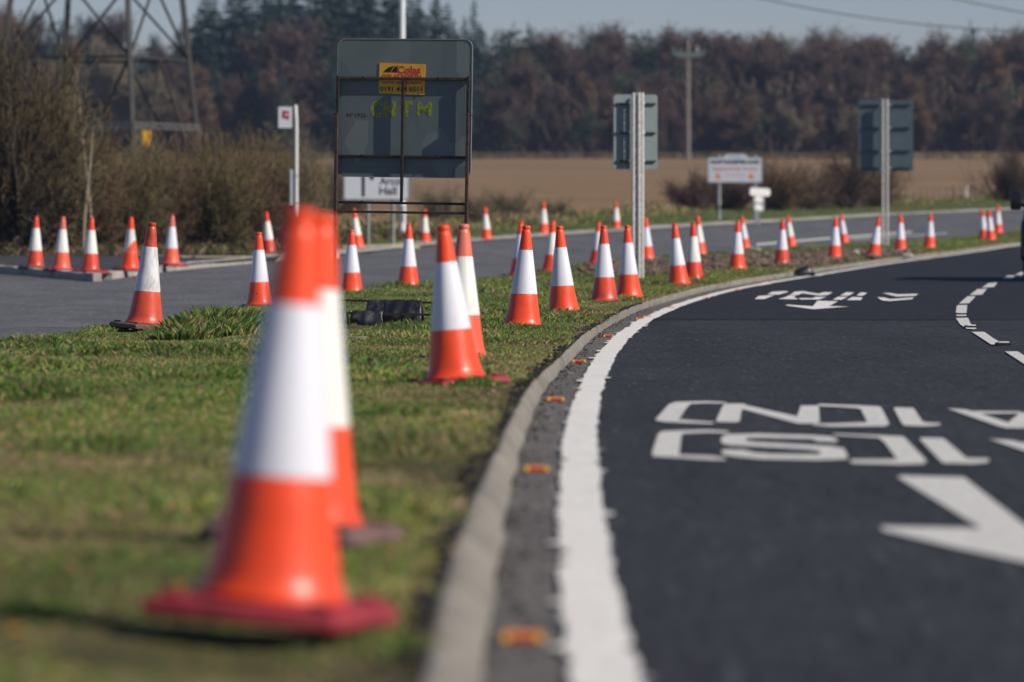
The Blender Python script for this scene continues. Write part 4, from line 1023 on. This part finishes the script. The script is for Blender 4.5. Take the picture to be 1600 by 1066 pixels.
p = gp(1179.5, 346, 0); s = p.y / F
s2 = empty('small_sign', (p.x, p.y - 3, float(T(p.x, p.y - 3))), R(28), 'small white plate on a short post in front of the county sign', 'road sign')
s = s2.location.y / F; z = lambda v: CH + (V0 - v) * s - s2.location.z; x = lambda u: (u - 1179.5) * s
MB().tube([(0, .04, -.1), (0, .04, z(296))], .045, 8).build('post', M['galv'], s2, True)
o = MB().prism(rrect(x(1161), x(1198), z(306.2), z(294), .1), -.02, 0).build('top_plate', M['white_plastic'], s2); o.rotation_euler = (0, R(2.5), 0)
MB().prism(rrect(x(1170.5), x(1189.5), z(330.5), z(304.5), .05), 0, .02).build('lower_plate', M['sign_edge'], s2)
for c, w in ((311.5, 8.3), (324, 7.6)):
    o = MB().prism([(w * s * (.95 + .12 * math.sin(3 * a + c)) * math.cos(a), 4.9 * s * (1 + .16 * math.sin(2 * a + c)) * math.sin(a)) for a in [2 * math.pi * k / 18 for k in range(18)]], -.006, -.0005).build('white_symbol', M['white_plastic'], s2); o.location = (0, 0, z(c))

# ------------------------------------------------------------------ stake fence beyond the far road
for k in range(15):
    u = 1388 + k * 10.2 + random.uniform(-2, 2); v = 322 - k * .75
    p = gp(u, v, 0); h = random.uniform(.62, .85); hh = MB()
    w = .055
    hh.tube([(0, 0, -.1), (random.uniform(-.03, .03), 0, h * .6), (random.uniform(-.05, .05), 0, h)], [w, w * .95, w * .8], 7)
    o = hh.build('fence_stake', M['wood'] if k != 12 else M['white_post'], None, True); o.location = (p.x, p.y, float(T(p.x, p.y)))
    tag(o, 'whitish stake standing out in the line of field edge stakes' if k == 12 else 'weathered wooden stake in the line between the far road and the field', 'fence stake', 'stakes along the field edge')

# ------------------------------------------------------------------ pylon
PY = 200.0; pxm = PY / F; px0 = (152 - U0) * pxm
pz0 = float(T(px0, PY))
py = empty('electricity_pylon', (px0, PY, pz0), 0, 'tall grey lattice electricity pylon rising behind the bare hedge', 'pylon')
ang = math.atan2(1.5, 3.4)
def corner(k, h):
    hd = 4.55 - .118 * h if h < 22 else 1.95 - .05 * (h - 22)
    a = ang + k * math.pi / 2
    return Vector((hd * math.cos(a), hd * math.sin(a), h))
for k in range(4):
    mb = MB()
    for h0, h1 in ((0, 22), (22, 36)): mb.bar(corner(k, h0), corner(k, h1), .18, .18)
    mb.build('leg', M['pylon'], py)
    MB().box((corner(k, 0).x, corner(k, 0).y, .1), (.8, .8, .5), ch=.03).build('footing', M['kerb'], py)
levels = [.3, 6.2, 11.5, 16, 20, 24, 28, 32, 36]
hz = MB(); dg = MB()
for i, h in enumerate(levels):
    for k in range(4):
        a, b = corner(k, h), corner((k + 1) % 4, h)
        if i > 0: hz.bar(a, b, .10)
        if i < len(levels) - 1:
            c, d = corner(k, levels[i + 1]), corner((k + 1) % 4, levels[i + 1])
            if i == 0:
                mid = (c + d) / 2; dg.bar(a, mid, .085); dg.bar(b, mid, .085)
                dg.bar((a + mid) / 2, corner(k, 3.2), .07); dg.bar((b + mid) / 2, corner((k + 1) % 4, 3.2), .07)
            else:
                dg.bar(a, d, .08); dg.bar(b, c, .08)
hz.build('horizontal_brace', M['pylon'], py); dg.build('diagonal_brace', M['pylon'], py)
guard = MB()
for k in range(4):
    for dh in (3.35, 3.5): guard.bar(corner(k, dh) * 1.04, corner((k + 1) % 4, dh) * 1.04, .03)
guard.build('climbing_guard', M['galv'], py)
for hh_, L in ((23, 5.5), (28, 7), (33, 5)):
    mb = MB()
    for sx in (-1, 1):
        tip = Vector((sx * L, 0, hh_ + .3))
        for k in range(4):
            if corner(k, hh_).x * sx > 0: mb.bar(corner(k, hh_), tip, .12); mb.bar(corner(k, hh_ + 1.6), tip, .1)
        mb.tube([tip, tip + Vector((0, 0, -1.6))], .1, 8)
    mb.build('crossarm', M['pylon'], py)
q = corner(3, 2.95)
MB().prism(rrect(q.x + .36, q.x + .68, 2.75, 3.35, .04), q.y - .12, q.y - .10).build('warning_plate', M['warn'], py).rotation_euler = (0, 0, 0)
o = py.children[-1]; 
# overhead lines to the upper right
def cable(pa, pb, lab, sag):
    P = []
    for k in range(41):
        t = k / 40; v = pa.lerp(pb, t); P.append(v + Vector((0, 0, -4 * sag * t * (1 - t))))
    tag(MB().tube(P, .035, 6).build('power_cable', M['cable'], None, True), lab, 'cable')
def fly(u, v, y): return Vector(((u - U0) / F * y, y, CH + (V0 - v) / F * y))
def cab_through(a, m_, b, lab):
    # parabola through three surveyed points, carried on to both sides
    P = []
    A, Mi, B = a, m_, b
    for k in range(61):
        t = -1.0 + 3.4 * k / 60       # t=0 at a, .5 at m, 1 at b
        P.append(A * ((t - .5) * (t - 1) / .5) + Mi * (t * (t - 1) / -.25) + B * (t * (t - .5) / .5))
    tag(MB().tube(P, .04, 6).build('power_cable', M['cable'], None, True), lab, 'cable', 'overhead power cables')
cab_through(fly(1190, -2, 290), fly(1395, 33, 300), fly(1600, 49, 312), 'long lower power cable sagging across the sky over the wood')
cab_through(fly(1500, 0, 290), fly(1600, 20, 300), fly(1700, 36, 312), 'shorter upper power cable crossing the top right corner of the sky')

# wooden power pole in front of the wood
p = gp(1075, 249, 0); p = Vector((p.x, min(p.y, 585), 0)); p.x = (1075 - U0) / F * p.y; p.z = float(T(p.x, p.y)); s = p.y / F
up = empty('power_pole', p, R(14), 'slim wooden power pole with green crossarms before the brown wood', 'power pole')
z = lambda v: CH + (V0 - v) * s - p.z
MB().tube([(0, 0, -.3), (0, 0, z(62))], [.26, .17], 10).build('pole', M['wood'], up, True)
for v, w in ((84, 29), (88, 22)): MB().box((0, -.2, z(v)), (w * s * 2 * .92, .16, .2), ch=.02).build('crossarm', M['teal_ins'], up)
for u in (-24, -12, 12, 14, 24): MB().lathe([(.05, 0), (.14, .1), (.09, .2), (.15, .3), (.1, .42), (0, .5)], 8, (u * s, -.2, z(84) + .1)).build('insulator', M['teal_ins'], up, True)
MB().tube([(1.0, -.2, z(82)), (1.0, -.2, z(72))], .16, 8).build('cutout', M['galv'], up, True)

# ------------------------------------------------------------------ vegetation
def ribbons(P0, P1, W0, W1, rr=RNG):
    n = len(P0); d = P1 - P0; d /= np.linalg.norm(d, axis=1)[:, None] + 1e-9
    r = rr.normal(size=(n, 3)); s = np.cross(d, r); s /= np.linalg.norm(s, axis=1)[:, None] + 1e-9
    V = np.empty((n, 4, 3)); V[:, 0] = P0 - s * W0[:, None] / 2; V[:, 1] = P0 + s * W0[:, None] / 2
    V[:, 2] = P1 + s * W1[:, None] / 2; V[:, 3] = P1 - s * W1[:, None] / 2
    return V

def grow_all(seed, starts, depth, shrink, spread, kids, up, wsh):
    """branching skeleton: returns arrays of segments (p0,p1,w0,w1,level)"""
    r = np.random.default_rng(seed)
    P0, P1, W0, W1, Lv = [], [], [], [], []
    cur = starts
    for lev in range(depth + 1):
        nxt = []
        for p, d, L, w in cur:
            segs = 3 if lev < 2 else 2
            q = p; dd = d
            for sg in range(segs):
                dd = dd + r.normal(0, .16, 3); dd[2] += up * .12; dd = dd / np.linalg.norm(dd)
                e = q + dd * L / segs
                wa = w * (1 - .55 * sg / segs); wb = w * (1 - .55 * (sg + 1) / segs)
                P0.append(q); P1.append(e); W0.append(wa); W1.append(wb); Lv.append(lev)
                if lev < depth:
                    nk = kids[lev] / segs; nk = int(nk) + (r.random() < nk % 1)
                    for _ in range(nk):
                        t = r.random(); c = q + (e - q) * t
                        nd_ = dd + r.normal(0, spread, 3); nd_[2] += up * .25; nd_ /= np.linalg.norm(nd_)
                        nxt.append((c, nd_, L * shrink * r.uniform(.7, 1.25), wa * wsh))
                q = e
            if lev < depth:
                nxt.append((q, dd, L * shrink, w * .45))
        cur = nxt
    return np.array(P0), np.array(P1), np.array(W0), np.array(W1), np.array(Lv)

def skel_tubes(name, P0, P1, W0, W1, m, parent, n=5):
    d = P1 - P0; d /= np.linalg.norm(d, axis=1)[:, None]
    ref = np.where((np.abs(d[:, 2]) > .9)[:, None], np.array([1., 0, 0]), np.array([0., 0, 1]))
    a = np.cross(d, ref); a /= np.linalg.norm(a, axis=1)[:, None]; b = np.cross(d, a)
    th = 2 * np.pi * np.arange(n) / n; N = len(P0)
    ring = np.cos(th)[None, :, None] * a[:, None] + np.sin(th)[None, :, None] * b[:, None]
    V = np.concatenate([P0[:, None] + ring * W0[:, None, None] / 2, P1[:, None] + ring * W1[:, None, None] / 2], 1).reshape(-1, 3)
    k = np.arange(n); f = np.stack([k, (k + 1) % n, (k + 1) % n + n, k + n], 1)
    Fc = (f[None] + (np.arange(N) * 2 * n)[:, None, None]).reshape(-1, 4)
    return np_mesh(name, V, Fc, m, parent, True)

def ribbon_mesh(name, V4, C, m, parent):
    n = len(V4); return np_mesh(name, V4.reshape(-1, 3), np.arange(n * 4).reshape(n, 4), m, parent, col=np.repeat(C, 4, 0))

TW = {'brown': ((.09, .055, .032), (.19, .122, .07)), 'olive': ((.08, .062, .026), (.17, .135, .06)), 'red': ((.062, .040, .032), (.128, .084, .064)), 'tan': ((.13, .105, .065), (.22, .18, .11)), 'dark': ((.036, .028, .014), (.10, .072, .038))}
def twcol(n, kind, rr):
    a, b = (np.array(k) for k in TW[kind]); t = rr.random((n, 1)); return a + (b - a) * t

def bush_parts(seed, kind, root, w=.016, n0=30, kids=(6, 6, 5)):
    """bush about 2 m high and 2 m across"""
    r = np.random.default_rng(seed); st = []
    for k in range(n0):
        a = r.random() * 6.283; t = r.random() ** .7
        d = np.array([math.cos(a) * t * .85, math.sin(a) * t * .85, 1 - .35 * t]); d /= np.linalg.norm(d)
        st.append((np.array([r.normal(0, .16), r.normal(0, .16), -.05]), d, r.uniform(.7, 1.15), w * 2.2 * r.uniform(.7, 1.3)))
    P0, P1, W0, W1, Lv = grow_all(seed, st, 3, .52, .55, kids, .5, .6)
    root['h0'] = float(np.percentile(P1[:, 2], 99)); root['w0'] = float(2 * np.percentile(np.hypot(P1[:, 0], P1[:, 1]), 93))
    m0 = Lv <= 1
    skel_tubes('stem', P0[m0], P1[m0], W0[m0], W1[m0], M['bark'], root, 4)
    f = ~m0; n = f.sum(); W = np.maximum(W0[f], w * .55)
    ribbon_mesh('twigs', ribbons(P0[f], P1[f], W, W * .7, r), twcol(n, kind, r), M['twig'], root)
def bush_proto(seed, kind, **k):
    root = bpy.data.objects.new('bare_bush', None); bush_parts(seed, kind, root, **k); return root
BP = {'a': bush_proto(11, 'brown'), 'b': bush_proto(12, 'olive'), 'c': bush_proto(13, 'red'), 'd': bush_proto(14, 'tan', n0=22)}
BP['e'] = bush_proto(15, 'dark', w=.022, n0=22, kids=(7, 6, 5))
used = set()
def place_bush(k, x, y, h, wx, lab, grp, rz=None):
    o = BP[k] if k not in used else copy_tree(BP[k])
    if k not in used: link(o)
    used.add(k)
    o.location = (x, y, float(T(x, y)) - .02); o.rotation_euler = (0, 0, rz if rz is not None else random.uniform(0, 6.28))
    o.scale = (wx / BP[k]['w0'], wx / BP[k]['w0'], h / BP[k]['h0'])
    return tag(o, lab, 'bush', grp)
def bpx(k, u, y, vtop, wpx, lab, grp='bare bushes along the far roadside'):
    x = (u - U0) / F * y; h = CH + (V0 - vtop) / F * y - float(T(x, y)); place_bush(k, x, y, h, wpx * y / F, lab, grp)
hl = 'bare brown bush in the thick roadside hedge behind the pavement cones'
bpx('e', 34, 117, 92, 200, 'tall dense dark bare bush at the left edge above the pavement cones')
bpx('b', 88, 119, 128, 160, 'olive tinged tall bush leaning against the tallest left hand bush')
bpx('e', -40, 119, 60, 190, 'tall dark bush cut by the left edge of the picture')
for k, u, y, vt, w in [('a',150,121,235,130),('b',205,122,240,130),('a',255,124,225,130),('d',300,126,238,120),('b',350,125,222,130),('a',395,128,232,120),('b',440,129,240,110),('d',470,131,228,100),
                       ('b',175,133,215,130),('d',240,136,222,140),('a',310,138,212,140),('b',380,140,215,140),('a',440,142,222,120),('d',478,148,230,90),('a',120,128,180,120),('b',70,124,140,160),('b',545,186,262,80),('d',500,190,240,90)]:
    bpx(k, u, y, vt, w, hl)
for k, u, y, vt, w, l in [('c',1080,222,270,85,'low purplish bush left of the county sign posts'),('c',1140,226,262,110,'purplish bush directly behind the county sign'),('a',1215,224,250,110,'broad brown bush right of the county sign'),('c',1265,228,262,90,'lower purplish bush between the county sign and the wide blue sign'),
                          ('c',1325,232,222,105,'tall dark bush just left of the wide blue sign post'),('a',1375,236,250,95,'brown bush behind the wide blue sign post'),('c',1572,262,232,85,'dark rounded bush at the field edge near the frame edge'),('a',1612,262,245,80,'bush cut by the right edge of the picture above the van mirror'),
                          ('d',800,186,296,90,'low straw coloured scrub behind the far kerb cones'),('d',745,178,300,70,'low tan scrub right of the rusty framed board'),('d',690,172,290,80,'tan scrub seen through the rusty board frame'),('d',870,194,310,70,'small straw coloured scrub above the far verge')]:
    bpx(k, u, y, vt, w, l)
# pale saplings in front of the hedge
for u0, u1, vb, vt, y, l in [(128, 146, 392, 185, 116, 'thin pale sapling stem standing in front of the hedge'), (146, 120, 380, 110, 118, 'slender pale sapling leaning left in front of the dark bush')]:
    x = (u0 - U0) / F * y; h = CH + (V0 - vt) / F * y - float(T(x, y)); dx = (u1 - u0) / F * y
    r_ = empty('sapling', (x, y, float(T(x, y))), 0, l, 'sapling', 'saplings by the hedge')
    MB().tube([(0, 0, -.1), (dx * .25, 0, h * .3), (dx * .7, 0, h * .65), (dx, 0, h)], [.045, .038, .028, .01], 7).build('trunk', plain('pale bark', (.24, .20, .14), .9), r_, True)
    st = [(np.array([dx * t, 0, h * t]), np.array([random.uniform(-1, 1), random.uniform(-1, 1), .8]), .5, .012) for t in np.linspace(.3, 1, 16)]
    P0, P1, W0, W1, Lv = grow_all(31, st, 2, .6, .5, (3, 3), .5, .7)
    ribbon_mesh('crown', ribbons(P0, P1, np.maximum(W0, .008), np.maximum(W1, .006)), twcol(len(P0), 'tan', RNG), M['twig'], r_)

# ---- the wood beyond the field: single trees
def bare_tree(seed, kind):
    """15 m bare broadleaf"""
    r = np.random.default_rng(seed); root = bpy.data.objects.new('bare_tree', None); st = [(np.array([0, 0, -.3]), np.array([r.normal(0, .05), r.normal(0, .05), 1.]), 7.5, .42)]
    P0, P1, W0, W1, Lv = grow_all(seed, st, 4, .56, .42, (8, 5, 4.5, 3), .95, .5)
    m0 = Lv <= 1; skel_tubes('trunk', P0[m0], P1[m0], W0[m0], W1[m0], M['bark' if kind == 'red' else 'bark_pale'], root, 5)
    f = ~m0; n = f.sum(); W = np.maximum(W0[f], .055)
    V1 = ribbons(P0[f], P1[f], W, W * .8, r); C1 = twcol(n, kind, r)
    tip = P1[Lv >= 3]; q = np.repeat(tip, 4, 0) + r.normal(0, .3, (len(tip) * 4, 3)); dv = r.normal(0, .5, q.shape); dv[:, 2] += .3
    V2 = ribbons(q, q + dv, np.full(len(q), .085), np.full(len(q), .05), r); C2 = twcol(len(q), kind, r)
    zmax = max(P1[:, 2].max(), 1); root['h0'] = float(np.percentile(P1[:, 2], 99.5))
    ribbon_mesh('crown', np.concatenate([V1, V2]), np.concatenate([C1, C2]), M['twig'], root); return root

def conifer(seed, h=18.0, wid=4.3, tint=1.0, first=.12):
    r = np.random.default_rng(seed); root = bpy.data.objects.new('spruce_tree', None)
    MB().tube([(0, 0, -.3), (0, 0, h * .5), (0, 0, h * .98)], [.24, .15, .02], 7).build('trunk', M['bark'], root, True)
    P0, P1, W = [], [], []
    zz = h * first
    while zz < h * .99:
        t = zz / h; L = wid * (1 - t) ** .85 * (.75 + .4 * r.random()) + .12; nb = int(6 + 5 * (1 - t))
        for k in range(nb):
            if r.random() < .08: continue
            a = r.random() * 6.283; l = L * r.uniform(.6, 1.15); dr = r.uniform(-.25, .1) - .15 * (1 - t)
            d = np.array([math.cos(a), math.sin(a), dr]); b0 = np.array([0, 0, zz]); b1 = b0 + d * l + np.array([0, 0, .12 * l])
            m = max(3, int(l * 3.2))
            for j in range(m):
                s = (j + .5) / m; c = b0 + (b1 - b0) * s
                sd = np.array([-math.sin(a), math.cos(a), 0]) * r.choice([-1, 1])
                e = c + (d * .5 + sd * r.uniform(.2, 1) + np.array([0, 0, -r.uniform(.05, .7)])) * (.34 + .34 * (1 - s)) * min(1, l)
                P0.append(c); P1.append(e); W.append(r.uniform(.16, .34))
            P0.append(b0); P1.append(b1); W.append(.1)
        zz += h * .018 + .10
    P0.append(np.array([0, 0, h * .95])); P1.append(np.array([0, 0, h * 1.02])); W.append(.16)
    P0, P1, W = np.array(P0), np.array(P1), np.array(W); n = len(W)
    t = r.random((n, 1)); C = (np.array([.014, .032, .027]) + t * np.array([.024, .040, .026])) * tint
    ribbon_mesh('crown', ribbons(P0, P1, W, W * .5, r), C, M['needle'], root); root['h0'] = h; return root

def pine(seed, h=16.0):
    r = np.random.default_rng(seed); root = bpy.data.objects.new('pine_tree', None)
    st = [(np.array([0, 0, -.3]), np.array([r.normal(0, .03), 0, 1.]), h * .62, .4)]
    P0, P1, W0, W1, Lv = grow_all(seed, st, 2, .42, .75, (11, 4), .35, .45)
    skel_tubes('trunk', P0, P1, W0, W1, M['bark'], root, 5)
    k = P1[:, 2] > h * .28; c = P1[k & (Lv > 0)]; q = np.repeat(c, 26, 0) + r.normal(0, .55, (len(c) * 26, 3)) * np.array([1, 1, .6])
    dv = r.normal(0, .32, q.shape); dv[:, 2] += .15
    t = r.random((len(q), 1)); C = np.array([.030, .044, .024]) + t * np.array([.04, .048, .02])
    ribbon_mesh('crown', ribbons(q, q + dv, np.full(len(q), .2), np.full(len(q), .08), r), C, M['needle'], root)
    root['h0'] = float(np.percentile(q[:, 2], 99.5)); return root

TP = {'r1': bare_tree(41, 'red'), 'r2': bare_tree(42, 'red'), 'b1': bare_tree(43, 'brown'), 'b2': bare_tree(44, 'brown'), 't1': bare_tree(45, 'tan'),
      's1': conifer(51), 's2': conifer(52, wid=3.7, tint=.85), 's3': conifer(53, wid=4.8, tint=1.1, first=.06), 'p1': pine(61), 'p2': pine(62)}
tused = set()
TLAB = {'r': 'bare reddish brown broadleaf tree in the wood beyond the field', 'b': 'bare dull brown broadleaf tree in the wood beyond the field', 't': 'pale tan bare tree at the front of the wood', 's': 'dark blue green spruce in the wood beyond the field', 'p': 'dark rounded pine in the wood beyond the field'}
def place_tree(k, x, y, h, lab=None, rz=None, thin=1.0):
    o = TP[k] if k not in tused else copy_tree(TP[k])
    if k not in tused: link(o)
    tused.add(k); s = h / TP[k]['h0']
    o.location = (x, y, float(T(x, y)) - .05); o.rotation_euler = (0, 0, rz if rz is not None else random.uniform(0, 6.28)); o.scale = (s * thin, s * thin, s)
    return tag(o, lab or TLAB[k[0]], 'tree', 'trees of the wood beyond the field')
SKY = [(-400,10),(0,18),(60,22),(110,12),(160,20),(235,48),(280,40),(300,4),(330,-25),(400,-50),(520,-70),(610,-55),(650,-15),(690,-18),(718,14),(755,34),(785,46),(850,58),(900,58),(960,50),(1000,58),(1040,50),(1100,56),(1150,54),(1200,64),(1240,54),(1300,60),(1350,66),(1410,68),(1450,52),(1500,68),(1560,70),(1600,56),(2000,60)]
su, sv = zip(*SKY)
def topz(u, y): return CH + (V0 - np.interp(u, su, sv)) / F * y
rt = random.Random(5)
for row, (Y0, step, fr) in enumerate([(604, 3.9, (.34, .56)), (613, 3.7, (.45, .74)), (624, 3.5, (.84, .98)), (636, 3.4, (.92, 1.0)), (648, 3.6, (.94, 1.02))]):
    X = -78 + rt.uniform(0, 3)
    while X < 80:
        y = Y0 + rt.uniform(-4, 4); u = U0 + X / y * F; h = (topz(u, y) - float(T(X, y))) * rt.uniform(*fr)
        if u < 800: ev = (.28 if u > 270 else .1, .8 if u > 270 else .4)[row] if row < 2 else (1.0 if u > 270 else .9)
        elif u < 1060: ev = .3 if row < 2 else .62
        else: ev = .06 if row < 2 else .17
        if rt.random() < ev: k = rt.choice(['s1', 's2', 's3', 's1', 's3'] if u < 800 else ['p1', 'p2', 's3', 'p1'])
        else: k = rt.choice(['r1', 'r2', 'b1', 'b2', 'r1', 'r2'])
        place_tree(k, X, y, max(4, h), thin=rt.uniform(.9, 1.15) * (1.12 if k[0] in 'rb' else 1.45 if k[0] == 's' else 1.15))
        X += step * rt.uniform(.75, 1.25)
for k, u, vt, y, l, th in [('s2',740,-6,640,'slim pointed spruce standing clear of the skyline right of the lamp column',.95),('s1',683,-14,640,'tall spruce just right of the lamp column top',1),('s2',310,6,640,'pointed spruce between the pylon and the tall trees',1),('s3',826,33,640,'single spruce tip rising from the skyline left of the lattice post sign',1),
                           ('s3',247,48,640,'small spruce tip between the pylon legs',.9),('p2',1450,50,636,'dark rounded pine crown rising above the wood near the wide blue sign',1.1),('t1',1243,165,600,'pale tan bare tree at the front of the wood behind the county sign',1),('t1',1350,140,602,'pale tan bare tree at the front of the wood left of the wide blue sign',1),('p1',805,182,598,'squat dark evergreen at the foot of the wood left of the lattice post sign',1.1),
                           ('s3',440,95,600,'light green young conifer at the front of the wood above the bus stop',1),('t1',220,75,600,'tan bare tree at the front of the wood seen through the pylon legs',1.1),('p1',1590,58,630,'dark pine crown at the right end of the skyline',1.1),('p2',1000,55,632,'rounded pine crown above the lattice post sign',1)]:
    x = (u - U0) / F * y; place_tree(k, x, y, CH + (V0 - vt) / F * y - float(T(x, y)), l, thin=th)
# undergrowth inside the wood: one uncountable mass
n = 42000
X = -120 + 250 * RNG.random(n); Y = 606 + 70 * RNG.random(n); hh = 8.5 * RNG.random(n) ** 1.5
Z = T(X, Y) + hh; P0 = np.stack([X, Y, Z], 1); dv = RNG.normal(0, .5, (n, 3)); dv[:, 2] = np.abs(dv[:, 2]) + .5
V4 = ribbons(P0, P0 + dv * 1.5, .10 + .22 * RNG.random(n), .06 + .1 * RNG.random(n))
C = np.where((RNG.random(n) < .25)[:, None], twcol(n, 'olive', RNG) * .6, twcol(n, 'red', RNG) * .8)
tag(ribbon_mesh('undergrowth', V4, C, M['twig'], None), 'dense brown scrub filling the wood between its trunks', 'undergrowth', kind='stuff')

# ------------------------------------------------------------------ black van at the right edge
vy = 92.0; vx = (1593.5 - U0) / F * vy
van = empty('van', (vx + 1.0, vy, float(T(vx + 1, vy)) + ROAD + .009), R(-9), 'black van just entering at the right edge with its door mirror showing', 'van')
side = [(0, .42), (.02, .95), (.12, 1.12), (.75, 1.24), (1.45, 1.98), (1.8, 2.06), (4.9, 2.08), (5.0, 1.9), (5.05, .45), (4.6, .38), (.4, .36)]
mb = MB(); nS = len(side); secs = []
for xx, k in ((-.99, .93), (-.93, 1.0), (.93, 1.0), (.99, .93)):
    secs.append([Vector((xx if z_ < 1.3 else xx * .91, y_ * 1 + (1 - k) * .35, .36 + (z_ - .36) * (k if abs(xx) > .95 else 1))) for y_, z_ in side])
vs = [v for s_ in secs for v in s_]
mb.add(vs, [(i * nS + k, i * nS + (k + 1) % nS, (i + 1) * nS + (k + 1) % nS, (i + 1) * nS + k) for i in range(3) for k in range(nS)] + [tuple(range(nS)), tuple(3 * nS + k for k in range(nS))])
mb.build('body', M['van'], van, True, bevel=.04)
ws = MB(); ws.add([(-.80, .80, 1.27), (.80, .80, 1.27), (.74, 1.40, 1.91), (-.74, 1.40, 1.91)], [(0, 1, 2, 3)])
ws.v = [(a, b - .03, c + .03) for a, b, c in ws.v]; ws.build('windscreen', M['glass'], van)
for sx in (-1, 1):
    MB().prism([(1.1, 1.3), (1.9, 1.3), (1.9, 1.85), (1.55, 1.85)], 0, .012).build('side_window', M['glass'], van).matrix_basis = Matrix(((0, sx, 0, sx * .948), (1, 0, 0, 0), (0, 0, 1, 0), (0, 0, 0, 1)))
    MB().box((sx * .72, .06, .92), (.36, .1, .22), ch=.03).build('headlight', M['lens'], van)
    mr = MB(); mr.box((sx * 1.13, 1.05, 1.47), (.2, .14, .34), ch=.045); mr.bar((sx * .93, 1.12, 1.36), (sx * 1.05, 1.08, 1.40), .07); mr.build('door_mirror', M['van'], van, True)
    for wy in (.85, 4.0):
        wq = MB().lathe([(.0, -.11), (.2, -.11), (.22, -.09), (.33, -.11), (.345, -.06), (.345, .06), (.33, .11), (.22, .09), (.2, .11), (0, .11)], 24, (sx * .86, wy, .335), 0, Matrix.Rotation(R(90), 3, 'Y')).build('wheel', M['tyre'], van, True)
        MB().lathe([(0, -.02), (.19, -.015), (.2, .0), (.19, .015), (0, .02)], 16, (sx * .965, wy, .335), 0, Matrix.Rotation(R(90), 3, 'Y')).build('rim', M['galv'], wq, True)
MB().box((0, -.02, .55), (1.86, .16, .26), ch=.04).build('bumper', M['van'], van)
MB().box((0, .0, .88), (.95, .06, .16), ch=.01).build('grille', M['clip'], van)
MB().box((0, -.105, .55), (.52, .012, .11), ch=.003).build('number_plate', M['sign_white'], van)

# ------------------------------------------------------------------ haze
hz = MB().box((0, 400, 0), (1700, 1100, 150)); 
hz.v = [(x, y, -1.8 if z < 0 else 75) for x, y, z in hz.v]
hm = bpy.data.materials.new('thin haze'); hm.use_nodes = True; nt = hm.node_tree; nt.nodes.remove(nt.nodes['Principled BSDF'])
pv = nt.nodes.new('ShaderNodeVolumePrincipled'); pv.inputs['Color'].default_value = (.52, .68, 1, 1); pv.inputs['Density'].default_value = .00012; pv.inputs['Anisotropy'].default_value = .1
nt.links.new(pv.outputs[0], nt.nodes['Material Output'].inputs['Volume'])
haze = hz.build('haze', hm); tag(haze, kind='stuff')

# ------------------------------------------------------------------ light, sky, camera
SUN_EL, SUN_AZ = R(36), R(117)          # azimuth clockwise from +Y: from the right, a little behind the camera
sd = Vector((math.sin(SUN_AZ) * math.cos(SUN_EL), math.cos(SUN_AZ) * math.cos(SUN_EL), math.sin(SUN_EL)))
L = bpy.data.lights.new('sun', 'SUN'); L.energy = 4.9; L.angle = R(.53); L.color = (1, .93, .82)
so = link(bpy.data.objects.new('sun', L)); so.rotation_euler = sd.to_track_quat('Z', 'Y').to_euler(); so.location = (30, -10, 40)
w = bpy.data.worlds.new('World'); SC.world = w; w.use_nodes = True; nt = w.node_tree
sk = nt.nodes.new('ShaderNodeTexSky'); sk.sky_type = 'NISHITA'; sk.sun_disc = False; sk.sun_elevation = SUN_EL; sk.sun_rotation = SUN_AZ
sk.air_density = 1.0; sk.dust_density = 0.3; sk.ozone_density = 2.0; sk.altitude = 100
nt.links.new(mixc(nt, 1.0, sk.outputs[0], (.90, .92, 1.20), 'MULTIPLY'), nt.nodes['Background'].inputs['Color']); nt.nodes['Background'].inputs['Strength'].default_value = .062
cam = bpy.data.cameras.new('camera'); co = link(bpy.data.objects.new('camera', cam))
cam.sensor_width = 36; cam.lens = F / 1600 * 36; cam.shift_y = -(533 - V0) / 1600
co.location = (0, 0, CH); co.rotation_euler = (R(90), 0, 0)
cam.clip_start = .1; cam.clip_end = 12000
cam.dof.use_dof = True; cam.dof.focus_distance = 50; cam.dof.aperture_fstop = 2.7; cam.dof.aperture_blades = 9
SC.camera = co
SC.view_settings.view_transform = 'Standard'; SC.view_settings.look = 'None'; SC.view_settings.exposure = .02; SC.view_settings.gamma = 1
try:
    SC.cycles.use_denoising = True; SC.cycles.denoiser = 'OPENIMAGEDENOISE'
except Exception: pass
SC.cycles.max_bounces = 6; SC.cycles.volume_bounces = 0; SC.cycles.transparent_max_bounces = 8
